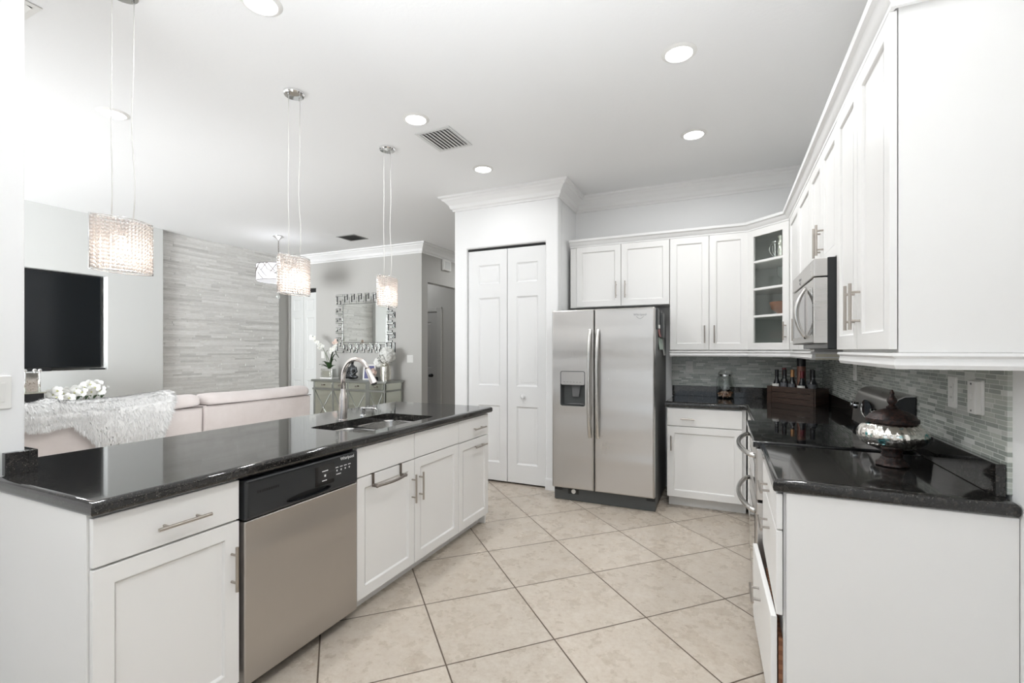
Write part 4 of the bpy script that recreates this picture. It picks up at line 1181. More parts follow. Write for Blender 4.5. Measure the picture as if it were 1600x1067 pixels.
def bottle(a, c_, h, r, kind, label, foil, lab=None, lz=(0.08, 0.16)):
    p = FK(a, 0.0102, c_)
    t_ = thing('wine_bottle', p, label, 'bottle', 'bottles standing in the wooden crate')
    s = h / 0.30
    if kind == 'burgundy': pr = [(r * .9, 0), (r, .004), (r, .135 * s), (r * .93, .155 * s), (r * .62, .190 * s), (r * .42, .215 * s), (.0145, .235 * s), (.0140, .295 * s), (.0155, .296 * s), (.0155, h), (.004, h)]
    else: pr = [(r * .9, 0), (r, .004), (r, .165 * s), (r * .9, .185 * s), (r * .55, .205 * s), (.0150, .222 * s), (.0140, .295 * s), (.0155, .296 * s), (.0155, h), (.004, h)]
    mb = MB(); mb.lathe(pr, p, 28); mb.build('glass_body', M['bottle'], t_, smooth=True, angle=50)
    mb = MB(); mb.lathe([(.0157, .235 * s), (.0150, .26 * s), (.0150, .293 * s), (.0163, .294 * s), (.0163, h + .0006), (.002, h + .0008)], p, 20, cap0=False); mb.build('foil_capsule', M[foil], t_, smooth=True)
    if lab:
        mb = MB(); R_ = r + .0006; A, B = [], []
        base = math.atan2(cn.y, cn.x)
        for k in range(13):
            an = base + R(-65 + 130 * k / 12); A.append((p.x + R_ * math.cos(an), p.y + R_ * math.sin(an), p.z + lz[0])); B.append((p.x + R_ * math.cos(an), p.y + R_ * math.sin(an), p.z + lz[1]))
        mb.rings([A, B], False, False, closed=False); mb.build('label', M[lab], t_)
    return t_


bottle(0.054, -0.052, 0.272, 0.034, 'burgundy', 'dark wine bottle with a white label at the left end of the crate', 'foil_black', 'label_white', (0.095, 0.152))
bottle(0.078, -0.113, 0.285, 0.034, 'bordeaux', 'dark wine bottle with a red capsule at the back left of the crate', 'foil_red')
bottle(0.128, -0.052, 0.275, 0.033, 'bordeaux', 'slim dark wine bottle with black capsule, second along the crate front', 'foil_black', 'label_blue', (0.12, 0.165))
bottle(0.198, -0.052, 0.275, 0.033, 'burgundy', 'dark wine bottle with a copper gold capsule in the crate', 'foil_gold', 'label_blue', (0.12, 0.160))
bottle(0.282, -0.054, 0.268, 0.037, 'burgundy', 'broad dark bottle with a white label in the right half of the crate', 'foil_red', 'label_white', (0.085, 0.148))
bottle(0.325, -0.113, 0.282, 0.033, 'burgundy', 'dark wine bottle with a silvery neck at the back right of the crate', 'foil_black', 'label_blue', (0.15, 0.19))
bottle(0.368, -0.060, 0.278, 0.034, 'bordeaux', 'dark wine bottle at the right end of the crate', 'foil_black', 'label_blue', (0.13, 0.165))
p = FK(0.232, 0.0102, -0.114)
t_ = thing('liquor_bottle', p, 'tall copper coloured bottle with a wide black cap behind the wine bottles', 'bottle')
mb = MB(); mb.lathe([(.030, 0), (.032, .004), (.032, .300), (.030, .304)], p, 28); mb.build('sleeve', M['copper'], t_, smooth=True)
mb = MB(); mb.lathe([(.030, .305), (.0335, .307), (.0335, .372), (.031, .376)], p, 28); mb.build('cap', M['foil_black'], t_, smooth=True)

# ------------------------------------------------------------------ outlets and switches


def plate_thing(name, label, cat, F, a, b, w, h, kind, group=None):
    t_ = thing(name, F(a, b, 0), label, cat, group)
    mb = MB(); mb.plate(rrect(a - w / 2, a + w / 2, b - h / 2, b + h / 2, 0.006, 3), 0.0005, 0.006, F, bull=0.003, steps=3); mb.build('cover_plate', M['white_plastic'], t_, smooth=True)
    if kind == 'outlet':
        mb = MB(); mb.plate(rrect(a - 0.017, a + 0.017, b - 0.034, b + 0.034, 0.004, 2), 0.0062, 0.0075, F); i = mb.build('receptacle', M['white_plastic'], t_)
        mb = MB()
        for s in (-0.019, 0.019):
            for q in (-0.006, 0.005): mb.box(a + q, a + q + 0.0016, b + s - 0.004, b + s + 0.004, 0.0076, 0.0080, F)
        mb.build('slots', M['dark'], i)
    else:
        for k in range(kind):
            q = a + (k - (kind - 1) / 2) * 0.046
            mb = MB(); mb.hexa([F(q - 0.016, b - 0.033, 0.0062), F(q + 0.016, b - 0.033, 0.0062), F(q + 0.016, b + 0.033, 0.0062), F(q - 0.016, b + 0.033, 0.0062), F(q - 0.016, b - 0.033, 0.0075), F(q + 0.016, b - 0.033, 0.0075), F(q + 0.016, b + 0.033, 0.0110), F(q - 0.016, b + 0.033, 0.0110)])
            mb.build('rocker', M['white_plastic'], t_, bevel=0.001)
    return t_


FBB = Frame((0, YB - 0.012, 0), (1, 0, 0), (0, -1, 0))
FRB = Frame((XW - 0.012, 0, 0), (0, -1, 0), (-1, 0, 0))
plate_thing('outlet', 'white outlet on the back backsplash left of the glass jar', 'outlet', FBB, -0.333, 1.214, 0.072, 0.116, 'outlet')
plate_thing('outlet', 'white outlet on the side backsplash above the far end of the range', 'outlet', FRB, -3.78, 1.235, 0.072, 0.116, 'outlet')
plate_thing('outlet', 'white outlet on the side backsplash nearest above the urn, left of the dimmer box', 'outlet', FRB, -2.300, 1.222, 0.072, 0.118, 'outlet')
t_ = plate_thing('wall_dimmer', 'white plate with a projecting white box at the near end of the side backsplash', 'switch', FRB, -2.100, 1.220, 0.074, 0.118, 0)
mb = MB(); mb.plate(rrect(-2.130, -2.072, 1.164, 1.276, 0.005, 3), 0.006, 0.022, FRB, bull=0.003, steps=2); bx = mb.build('box', M['white_plastic'], t_, smooth=True)
mb = MB(); mb.box(-2.107, -2.095, 1.212, 1.232, 0.022, 0.027, FRB); mb.build('toggle', M['white_plastic'], bx, bevel=0.001)
mb = MB()
for b in (1.175, 1.266): mb.tube([FRB(-2.101, b, 0.0215), FRB(-2.101, b, 0.0235)], 0.0035, 10)
mb.build('screws', M['dark_gray'], bx)
FPW = Frame((-2.362, 0, 0), (0, 1, 0), (1, 0, 0))
plate_thing('light_switch', 'white rocker switch plate on the partition wall at the left edge', 'switch', FPW, 0.742, 1.228, 0.116, 0.120, 2)
FLB = Frame((0, 6.0, 0), (1, 0, 0), (0, -1, 0))
plate_thing('light_switch', 'white double switch plate right of the fretwork mirror', 'switch', FLB, -4.475, 1.245, 0.116, 0.118, 2)
plate_thing('light_switch', 'white single switch plate beside the closet door above the orchid pot', 'switch', FLB, -6.30, 1.30, 0.072, 0.118, 1)
FHL = Frame((-4.26, 0, 0), (0, 1, 0), (1, 0, 0))
t_ = thing('door_chime', FHL(6.67, 2.70, 0), 'white door chime box high on the hall wall', 'chime')
mb = MB(); mb.box(6.565, 6.785, 2.700, 2.870, 0.0, 0.045, FHL); h_ = mb.build('housing', M['white_plastic'], t_, bevel=0.006, seg=3)
mb = MB(); mb.box(6.60, 6.785 - 0.035, 2.725, 2.845, 0.0452, 0.050, FHL); mb.build('grille_cover', M['paint_pale'], h_, bevel=0.003)
mb = MB(); rr_ = [(0.70 + 0.030 * math.cos(t), 4.06 + 0.10 * math.sin(t * 1.0) , 1.326 - 0.016 - 0.02 * abs(math.sin(t * 1.5))) for t in [k * 0.35 for k in range(17)]]
rr_ = [(0.70, 3.325, 1.345)] + [(0.70 - 0.008 * k, 3.30 - 0.045 * k, 1.322 - 0.012 * math.sin(k * 1.1)) for k in range(1, 8)] + [(0.66, 2.92, 1.345), (0.66, 2.90, 1.388)]
mb.tube(rr_, 0.0035, 8); tag(mb.build('power_cord', M['white_plastic'], smooth='all'), 'white cord hanging below the microwave', 'cord')

# ------------------------------------------------------------------ ceiling things


def can_light(x, y, label, watts=6.0):
    t_ = thing('recessed_downlight', (x, y, CZ), label, 'ceiling light', 'recessed ceiling downlights')
    mb = MB(); mb.lathe([(0.068, 0), (0.072, -0.010), (0.082, -0.008), (0.094, -0.0005)], (x, y, CZ), 40, cap0=False, cap1=False); mb.build('trim_ring', M['white_plastic'], t_, smooth=True)
    mb = MB(); mb.lathe([(0.070, -0.0045), (0.060, -0.0055), (0.001, -0.006)], (x, y, CZ), 40, cap0=False); mb.build('lens', M['lens'], t_, smooth=True)
    l = bpy.data.lights.new('downlight_lamp', 'AREA'); l.shape = 'DISK'; l.size = 0.13; l.energy = watts; l.color = (0.97, 0.985, 1.0); l.spread = R(176)
    lo = bpy.data.objects.new('downlight_lamp', l); COL.objects.link(lo); lo.location = (x, y, CZ - 0.012)
    return t_


can_light(-2.000, 1.53, 'lit recessed downlight at the top edge above the island')
can_light(-3.865, 1.82, 'lit recessed downlight left of the near pendant cords, over the sofa side', 8)
can_light(-2.005, 2.755, 'lit recessed downlight beside the kitchen ceiling vent')
can_light(-2.003, 3.765, 'lit recessed downlight in front of the pantry crown moulding', 2.4)
can_light(-0.238, 2.745, 'lit recessed downlight nearest the right-hand wall cabinets, the larger of two')
can_light(-0.226, 3.825, 'lit recessed downlight in front of the back wall cabinets', 7)
can_light(-0.24, 1.1, 'unseen recessed downlight added over the kitchen near the viewer', 2.5)  # extra downlight added out of view for the kitchen light
can_light(-0.24, -0.9, 'unseen recessed downlight added near the glass door behind the viewer')  # also added out of view for the kitchen light
can_light(-3.4, 7.2, 'unseen recessed downlight added to brighten the hall behind the pantry', 9)  # hidden lamp added because the hall rendered too dark
can_light(-5.2, 6.72, 'unseen recessed downlight added to brighten the passage beyond the gray wall', 4)  # hidden lamp added to brighten the passage
can_light(-1.9, -0.9, 'unseen recessed downlight added near the partition behind the viewer', 4)  # another unseen kitchen downlight, added for its light


def vent(x0, x1, y0, y1, label, m_, along_y=True, nsl=7, turn=0):
    t_ = thing('ceiling_vent', ((x0 + x1) / 2, (y0 + y1) / 2, CZ), label, 'vent', 'ceiling air vents')
    mb = MB(); w = 0.028
    mb.plate([(x0, y0), (x1, y0), (x1, y1), (x0, y1)], 0.0005, 0.007, lambda a, b, c_: Vector((a, b, CZ - c_)), holes=[[(x0 + w, y0 + w), (x1 - w, y0 + w), (x1 - w, y1 - w), (x0 + w, y1 - w)]]); mb.build('frame', M[m_], t_, bevel=0.002)
    mb = MB(); mb.box(x0 + w, x1 - w, y0 + w, y1 - w, CZ - 0.002, CZ - 0.0005); mb.build('duct_opening', M['dark_gray'], t_)
    for k in range(nsl):
        mb = MB()
        f0 = (k + 0.5) / nsl
        if along_y:
            x = x0 + w + (x1 - x0 - 2 * w) * f0; s = (x1 - x0 - 2 * w) / nsl * 0.44
            mb.hexa([(x - s, y0 + w, CZ - 0.003), (x - s + 0.003, y0 + w, CZ - 0.003), (x - s + 0.003, y1 - w, CZ - 0.003), (x - s, y1 - w, CZ - 0.003), (x + s, y0 + w, CZ - 0.014), (x + s + 0.003, y0 + w, CZ - 0.014), (x + s + 0.003, y1 - w, CZ - 0.014), (x + s, y1 - w, CZ - 0.014)])
        else:
            y = y0 + w + (y1 - y0 - 2 * w) * f0; s = (y1 - y0 - 2 * w) / nsl * 0.44
            mb.hexa([(x0 + w, y - s, CZ - 0.003), (x0 + w, y - s + 0.003, CZ - 0.003), (x1 - w, y - s + 0.003, CZ - 0.003), (x1 - w, y - s, CZ - 0.003), (x0 + w, y + s, CZ - 0.014), (x0 + w, y + s + 0.003, CZ - 0.014), (x1 - w, y + s + 0.003, CZ - 0.014), (x1 - w, y + s, CZ - 0.014)])
        mb.build('louvre', M[m_], t_)
    return t_


M['vent_white'] = mat('white_vent_paint', (0.72, 0.72, 0.71), 0.5)
M['vent_gray'] = mat('gray_vent_paint', (0.33, 0.33, 0.32), 0.5)
vent(-2.150, -1.845, 2.935, 3.285, 'white louvred ceiling vent over the island', 'vent_white', nsl=8)
vent(-5.13, -4.79, 5.12, 5.42, 'gray louvred ceiling vent far off over the living room', 'vent_gray')
vent(-3.32, -2.985, 0.86, 1.12, 'white ceiling vent at the top left corner', 'white_plastic', False, 6)

# crystal pendants: two curved bead curtains meeting at sharp ends
SZ0, SZ1, SL, SS = 1.735, 1.975, 0.124, 0.050
def lens_pt(s, side):
    """s from -1 to 1 along the length"""
    return side * SS * (1 - s * s), SL * s


def pendant(x, y, label):
    t_ = thing('pendant_light', (x, y, CZ), label, 'pendant light', 'crystal pendants over the island')
    mb = MB(); NX, NZ = 16, 14
    for side in (-1, 1):
        for i in range(NX):
            s = -1 + 2 * (i + 0.5) / NX
            for j in range(NZ):
                px, py = lens_pt(s, side)
                mb.ball((x + px, y + py, SZ0 + 0.006 + (SZ1 - SZ0 - 0.012) * (j + 0.5) / NZ), 0.0082, 1)
    tag(mb.build('bead_curtain', M['bead'], t_), kind='stuff')
    mb = MB()
    for side in (-1, 1):
        for z in (SZ0, SZ1):
            mb.tube([(x + lens_pt(-1 + k / 8, side)[0], y + lens_pt(-1 + k / 8, side)[1], z) for k in range(17)], 0.0028, 6)
    for e in (-SL, SL): mb.tube([(x, y + e, SZ0), (x, y + e, SZ1)], 0.0028, 6)
    mb.tube([(x, y - SL, SZ1), (x, y + SL, SZ1)], 0.004, 6)
    mb.build('frame', M['chrome'], t_, smooth='all')
    mb = MB(); mb.tube([(x, y, SZ1), (x, y, SZ1 - 0.07)], 0.013, 12); mb.build('socket', M['chrome'], t_, smooth=True)
    mb = MB(); mb.lathe([(0.010, 0.075), (0.014, 0.060), (0.024, 0.035), (0.026, 0.02), (0.018, 0.004), (0.002, 0)], (x, y, 1.822), 20); mb.build('bulb', M['bulb'], t_, smooth='all')
    l = bpy.data.lights.new('pendant_lamp', 'POINT'); l.energy = 0.6; l.shadow_soft_size = 0.03; l.color = (1.0, 0.93, 0.85)
    lo = bpy.data.objects.new('pendant_lamp', l); COL.objects.link(lo); lo.location = (x, y, 1.80)
    for s in (-0.042, 0.042):
        mb = MB(); k = 0.006 if s > 0 else 0.002
        mb.tube([(x + k * math.sin(q * 1.3), y + s + k * math.sin(q * 0.9), SZ1 + (CZ - 0.02 - SZ1) * q / 10) for q in range(11)], 0.0026, 8); mb.build('cord', M['cord'], t_, smooth='all')
    mb = MB(); mb.lathe([(0.064, -0.0005), (0.064, -0.014), (0.058, -0.022), (0.002, -0.024)], (x, y, CZ), 36); cp = mb.build('canopy', M['chrome'], t_, smooth=True)
    for s in (-0.042, 0.042):
        mb = MB(); mb.tube([(x, y + s, CZ - 0.023), (x, y + s, CZ - 0.034)], 0.006, 10); mb.build('cord_grip', M['chrome'], cp)
    return t_


M['cord'] = mat('clear_white_cord', (0.72, 0.71, 0.68), 0.4)
PX = -2.505
pendant(PX, 1.215, 'crystal bead pendant over the near end of the island, leftmost and largest in view')
pendant(PX, 2.150, 'middle crystal bead pendant over the island, in front of the drum lamp')
pendant(PX, 3.055, 'farthest crystal bead pendant over the island, in front of the mirror')

# drum pendant
dx, dy = -5.870, 4.770
t_ = thing('drum_pendant', (dx, dy, CZ), 'white drum pendant with silver branch pattern and crystal drop in the living room', 'pendant light')
mb = MB(); mb.lathe([(0.075, -0.0005), (0.072, -0.010), (0.035, -0.035), (0.020, -0.05), (0.012, -0.06)], (dx, dy, CZ), 28); mb.build('canopy', M['chrome'], t_, smooth=True)
mb = MB()
for k in range(15):
    z = CZ - 0.065 - k * 0.024; q = [(0.008 * math.cos(R(a)), 0.016 * math.sin(R(a))) for a in range(0, 361, 40)]
    mb.tube([(dx + (i if k % 2 else 0), dy + (0 if k % 2 else i), z + j) for i, j in q], 0.0028, 6)
mb.build('chain', M['dark_nickel'], t_, smooth='all')
mb = MB(); mb.tube([(dx, dy, CZ - 0.41), (dx, dy, 2.17)], 0.006, 8); mb.build('stem', M['chrome'], t_)
mb = MB(); mb.lathe([(0.285, 2.365), (0.285, 2.595)], (dx, dy, 0), 56, cap0=False, cap1=False); sh = mb.build('drum_shade', M['lamp_fabric'], t_, smooth=True, solid=0.003)
mb = MB(); mb.lathe([(0.282, 2.372), (0.002, 2.372)], (dx, dy, 0), 56, cap0=False); tag(mb.build('diffuser', M['lamp_fabric'], t_), 'white acrylic diffuser')
rs = random.Random(3)
mb = MB()
for k in range(34):
    a0, z0 = rs.uniform(0, 6.28), rs.uniform(2.37, 2.52); da = rs.choice((-1, 1)) * rs.uniform(0.25, 0.6); L_ = rs.uniform(0.05, 0.12)
    pts = [(dx + 0.288 * math.cos(a0 + da * i / 6), dy + 0.288 * math.sin(a0 + da * i / 6), min(2.592, z0 + L_ * i / 6 * 1.4)) for i in range(7)]
    mb.tube(pts, 0.0048, 5)
for z in (2.366, 2.594): mb.tube([(dx + 0.287 * math.cos(R(a)), dy + 0.287 * math.sin(R(a)), z) for a in range(0, 361, 10)], 0.004, 6)
mb.build('branch_pattern', M['dark_nickel'], sh, smooth='all')
mb = MB(); mb.ball((dx, dy, 2.145), 0.028, 2); mb.build('crystal_drop', M['glass'], t_)
l = bpy.data.lights.new('drum_lamp', 'POINT'); l.energy = 0.6; l.shadow_soft_size = 0.05; lo = bpy.data.objects.new('drum_lamp', l); COL.objects.link(lo); lo.location = (dx, dy, 2.48)

# ------------------------------------------------------------------ living room: television wall
t_ = thing('television', (-7.08, 2.5, 1.165), 'large black flat television set in the wall niche', 'television')
mb = MB(); mb.box(-7.10, -7.05, 1.80, 3.195, 1.172, 2.286); mb.build('casing', M['black'], t_, bevel=0.004)
mb = MB(); mb.box(-7.0495, -7.048, 1.812, 3.183, 1.186, 2.274); mb.build('screen', M['tv'], t_)
mb = MB(); mb.box(-7.12, -7.06, 2.3, 2.6, 1.1425, 1.172); mb.build('stand', M['black'], t_)
mb = MB(); mb.box(-7.045, -6.985, 1.85, 2.700, 1.1425, 1.180)
tag(mb.build('soundbar', M['black'], bevel=0.006), 'black soundbar on the niche ledge under the television', 'soundbar')
mb = MB(); mb.box(-7.02, -6.978, 3.06, 3.205, 1.1425, 1.160)
tag(mb.build('remote_control', M['black'], bevel=0.004), 'black remote lying at the right end of the niche ledge', 'remote')
t_ = thing('media_console', (-6.72, 2.35, 0), 'low pale media console under the television, behind the sofa', 'console')
mb = MB(); mb.box(-6.955, -6.48, 1.75, 2.98, 0.745, 0.775); mb.build('top', M['paint_pale'], t_, bevel=0.004)
mb = MB(); mb.box(-6.95, -6.50, 1.78, 2.95, 0.08, 0.7445); mb.build('cabinet', M['paint_pale'], t_, bevel=0.003)
for y in (1.80, 2.87):
    for x in (-6.93, -6.56):
        mb = MB(); mb.box(x, x + 0.05, y, y + 0.05, 0, 0.08); mb.build('leg', M['chrome'], t_)

# mirrored candle vessel on its black base
vx, vy = -6.66, 2.395
t_ = thing('mirrored_hurricane', (vx, vy, 0.775), 'mirrored candle box with ball finials on a black base beside the white flowers', 'candle holder')
mb = MB(); mb.box(vx - 0.085, vx + 0.085, vy - 0.085, vy + 0.085, 0.7755, 0.925); mb.build('base', M['black'], t_, bevel=0.006)
mb = MB(); mb.box(vx - 0.10, vx + 0.10, vy - 0.10, vy + 0.10, 0.925, 0.940); mb.build('tray', M['mirror_dim'], t_, bevel=0.003)
mb = MB(); mb.box(vx - 0.050, vx + 0.050, vy - 0.050, vy + 0.050, 0.940, 1.140); mb.build('glass_box', M['mercury'], t_, bevel=0.002)
for sx_ in (-1, 1):
    for sy_ in (-1, 1):
        mb = MB(); mb.tube([(vx + sx_ * 0.058, vy + sy_ * 0.058, 0.94), (vx + sx_ * 0.058, vy + sy_ * 0.058, 1.150)], 0.009, 10); mb.ball((vx + sx_ * 0.058, vy + sy_ * 0.058, 1.168), 0.019, 2)
        mb.build('finial_post', M['chrome'], t_, smooth='all')


def blossom(mb, c, n_, r, rng):
    """five rounded petals round a centre, facing along n_"""
    n_ = n_.normalized(); up = Vector((0, 0, 1)) if abs(n_.z) < .9 else Vector((1, 0, 0))
    x = n_.cross(up).normalized(); y = n_.cross(x)
    for k in range(5):
        a = k * 1.2566 + rng.uniform(-.15, .15); w = 0.40 if k % 2 else 0.52
        d = x * math.cos(a) + y * math.sin(a); e = n_.cross(d)
        ring = []
        for t, ww, up_ in ((0.05, 0.10, 0.0), (0.45, w, 0.16), (0.80, w * 0.9, 0.18), (1.0, w * 0.35, 0.08)):
            ring.append([c + d * r * t - e * r * ww + n_ * r * (up_ - 0.06), c + d * r * t + n_ * r * up_, c + d * r * t + e * r * ww + n_ * r * (up_ - 0.06)])
        mb.rings(ring, False, False, closed=False)


def flowers(parent, pts, r, m, rng, face):
    for p in pts:
        n_ = (face + Vector((rng.uniform(-.7, .7), rng.uniform(-.7, .7), rng.uniform(-.3, .6)))).normalized()
        mb = MB(); blossom(mb, Vector(p), n_, r * rng.uniform(.85, 1.1), rng); b = mb.build('blossom', M[m], parent, smooth='all')
        mb = MB(); mb.ball(Vector(p) + n_ * r * 0.16, r * 0.16, 1); mb.build('flower_core', M['petal_core'], b, smooth='all')


rf = random.Random(11)
fa = thing('orchid_arrangement', (-6.68, 2.70, 0.775), 'long low arrangement of white orchids behind the fur throw', 'flowers')
mb = MB(); mb.box(-6.74, -6.62, 2.53, 2.93, 0.7755, 0.815); mb.build('planter', M['mirror_dim'], fa, bevel=0.004)
pts = [(-6.66, 2.585, .885), (-6.63, 2.61, .935), (-6.70, 2.57, .905), (-6.62, 2.60, .86), (-6.69, 2.63, .925), (-6.64, 2.665, .895), (-6.61, 2.70, .85), (-6.69, 2.72, .92), (-6.64, 2.76, .90),
       (-6.70, 2.80, .935), (-6.62, 2.825, .90), (-6.68, 2.87, .955), (-6.65, 2.905, .985), (-6.63, 2.945, .95), (-6.66, 2.985, .975), (-6.68, 3.02, .935), (-6.63, 2.99, .91), (-6.66, 3.05, .915), (-6.62, 2.90, .90)]
flowers(fa, pts, 0.062, 'petal', rf, Vector((0.9, -0.55, 0.25)))
for k in range(8):
    y = 2.56 + k * 0.048; mb = MB(); ex = 0.6 * (k / 7 - .3)
    mb.tube([(-6.68, y, .812), (-6.67, y + 0.02, .85), (-6.66, y + 0.03 + 0.03 * ex, .89)], 0.004, 6); mb.build('stem', M['bark'], fa)
for k in range(5):
    mb = MB(); y = 2.70 + k * 0.075; a = rf.uniform(-.6, .6); L_ = rf.uniform(.07, .11)
    ring = [[Vector((-6.63 + t * L_ * .5, y + a * t * L_ - w, .815 + .055 * math.sin(t * 2.4))), Vector((-6.63 + t * L_ * .5, y + a * t * L_ + w, .815 + .055 * math.sin(t * 2.4)))] for t, w in ((0, .006), (.4, .018), (.8, .014), (1, .002))]
    mb.rings(ring, False, False, closed=False); mb.build('leaf', M['leaf'], fa, smooth='all')

# ------------------------------------------------------------------ sofa
so = thing('sofa', (-4.7, 2.6, 0), 'long blush upholstered sofa seen from behind, beyond the island', 'sofa')
mods = ((0.26, 1.470, 0.0), (1.478, 2.683, 0.0), (2.692, 3.880, 0.006))
for i, (y0, y1, dz) in enumerate(mods):
    mb = MB(); mb.hexa([(-4.52, y0, 0.12), (-4.27, y0, 0.12), (-4.27, y1, 0.12), (-4.52, y1, 0.12), (-4.50, y0, 0.872 + dz), (-4.252, y0, 0.872 + dz), (-4.252, y1, 0.872 + dz), (-4.50, y1, 0.872 + dz)])
    b = mb.build('back', M['sofa'], so, bevel=0.025, seg=4)
    # padded head roll with a slight sag in the middle
    mb = MB(); rings = []
    nseg = 14
    for k in range(nseg + 1):
        f = k / nseg; y = y0 + 0.004 + (y1 - y0 - 0.008) * f
        end = min(1.0, min(f, 1 - f) * 12 + 0.35) ** 0.5
        sag = -0.012 * math.sin(math.pi * f) + dz + (0.010 if i == 1 else 0) * f
        prof = [(-4.245, .878), (-4.238, .90), (-4.240, .945), (-4.262, .972), (-4.33, .985), (-4.43, .980), (-4.48, .95), (-4.49, .90), (-4.47, .872), (-4.30, .868)]
        cz_ = .925
        rings.append([(-4.36 + (x + 4.36) * (0.93 + 0.07 * end), y, cz_ + (z - cz_) * (0.78 + 0.22 * end) + sag) for x, z in prof])
    mb.rings(rings); mb.build('head_roll', M['sofa'], so, smooth='all', subsurf=1)
    mb = MB(); mb.tube([(-4.2435, y0 + 0.012, .875 + dz), (-4.2435, y1 - 0.012, .875 + dz)], 0.0035, 6); tag(mb.build('piping', M['seam'], b), 'dark seam')
    mb = MB(); mb.box(-5.18, -4.53, y0, y1, 0.28, 0.47); mb.build('seat_cushion', M['sofa'], so, bevel=0.04, seg=4)
mb = MB(); mb.box(-5.15, -4.27, 0.27, 3.86, 0.06, 0.275); mb.build('base', M['sofa'], so, bevel=0.01)
for y0 in (0.10, 3.60 + 0.285):
    mb = MB(); mb.box(-5.18, -4.50, y0 - 0.0, y0 + 0.155, 0.06, 0.62); mb.build('arm', M['sofa'], so, bevel=0.04, seg=4)
for y in (0.35, 3.78):
    for x in (-5.1, -4.36):
        mb = MB(); mb.tube([(x, y, 0), (x, y, 0.06)], 0.02, 12); mb.build('foot', M['black'], so)

# fur throw draped over the back
rt = random.Random(5)


def drape(y, t):
    """t: 0 at the seat side, runs over the head roll and down the back"""
    if y < 1.74: down = 0.085 + 0.02 * math.sin(y * 9)
    elif y < 2.06: down = 0.085 + (y - 1.74) / 0.32 * 0.40
    else: down = 0.485
    path = [(-4.52, .90), (-4.49, .975), (-4.42, 1.004), (-4.33, 1.008), (-4.255, .995), (-4.226, .955), (-4.222, .955 - down * .25), (-4.222, .955 - down * .6), (-4.225, .955 - down)]
    f = t * (len(path) - 1); i = min(int(f), len(path) - 2); f -= i
    x = path[i][0] * (1 - f) + path[i + 1][0] * f; z = path[i][1] * (1 - f) + path[i + 1][1] * f
    bunch = 0.03 * max(0, min(1, (1.80 - y) / 0.12)) * (0.6 + 0.4 * math.sin(y * 31)) * (1 if z > .93 else .35)
    rise = 0.026 * max(0, (y - 2.15) / 0.27) * (1 if z > .90 else 0.2)
    fold = 0.010 * math.sin(y * 14 + z * 5)
    yy = y - max(0, .95 - z) * 0.32 * max(0, (y - 2.0) / 0.4)
    return Vector((x + max(fold, -0.002) + bunch * .4 + (0.012 if z < .93 else 0), yy, z + bunch + rise))


mb = MB(); NY, NT = 60, 26
grid = [[drape(1.10 + 1.31 * i / NY, j / NT) for j in range(NT + 1)] for i in range(NY + 1)]
mb.rings(grid, False, False, closed=False)
fur_n = []
for i in range(NY + 1):
    for j in range(NT + 1):
        du = grid[min(i + 1, NY)][j] - grid[max(i - 1, 0)][j]; dv = grid[i][min(j + 1, NT)] - grid[i][max(j - 1, 0)]
        q = du.cross(dv).normalized(); fur_n.append(q if q.x + q.z > 0 else -q)
for k in range(15000):
    i, j = rt.uniform(0, NY), rt.uniform(0, NT)
    if rt.random() < 0.10: i = NY - rt.random() ** 2 * 1.0
    if rt.random() < 0.10: j = NT - rt.random() ** 2 * 1.0
    y, t = 1.10 + 1.31 * i / NY, j / NT
    p = drape(y, t); e = 0.004
    du = drape(y + e, t) - p; dv = (drape(y, min(1, t + e)) - drape(y, max(0, t - e)))
    if du.length < 1e-6 or dv.length < 1e-6: continue
    nrm = du.cross(dv).normalized()
    if nrm.x + nrm.z < 0: nrm = -nrm
    tv_ = dv.normalized()
    side = (1 if i > NY - 1.2 else 0)
    L_ = rt.uniform(0.018, 0.034) * (1.5 if side or j > NT - 1.2 else 1)
    tip = p + (nrm * rt.uniform(.12, .40) + tv_ * rt.uniform(.5, 1.0) + du.normalized() * (rt.uniform(-.45, .45) + side * .8) + Vector((0, 0, -.15))).normalized() * L_
    w = du.normalized() * rt.uniform(.003, .0055); w2 = (tip - p).cross(w).normalized() * .0025
    a, b, c_, d_ = (mb.bm.verts.new(q) for q in (p - w, p + w, p + w2, tip))
    q = (nrm + Vector((rt.uniform(-.5, .5), rt.uniform(-.5, .5), rt.uniform(-.5, .5)))).normalized(); fur_n += [q] * 4
    mb.bm.faces.new((a, b, d_)); mb.bm.faces.new((b, c_, d_)); mb.bm.faces.new((c_, a, d_))
throw = mb.build('fur_throw', M['fur'], smooth='all')
throw.data.normals_split_custom_set_from_vertices([tuple(q) for q in fur_n])
tag(throw, 'shaggy white faux fur throw draped over the sofa back', 'throw blanket')

# ------------------------------------------------------------------ mirrored console and what stands on it
cn_ = thing('mirrored_console', (-5.32, 5.76, 0), 'mirrored console table with drawers and lattice doors under the fretwork mirror', 'console table')
X0, X1, Y0, Y1, TZ = -6.04, -4.60, 5.56, 5.965, 0.915
FKN = Frame((0, Y0, 0), (1, 0, 0), (0, -1, 0))
mb = MB(); mb.box(X0 - 0.03, X1 + 0.03, Y0 - 0.03, Y1, TZ - 0.035, TZ); mb.build('top', M['silver_edge'], cn_, bevel=0.006)
mb = MB(); mb.box(X0, X1, Y0 + 0.004, Y1, 0.10, TZ - 0.0355); mb.build('body', M['mirror_dim'], cn_)
mb = MB()
for x in (X0, X1 - 0.028): mb.box(x, x + 0.028, 0.0, TZ - 0.036, -0.022, 0.006, FKN)
for y in (Y1 - 0.03,): mb.box(X1 - 0.028 + 0.0275, X1 + 0.004, y, y + 0.028, 0.0, TZ - 0.036)
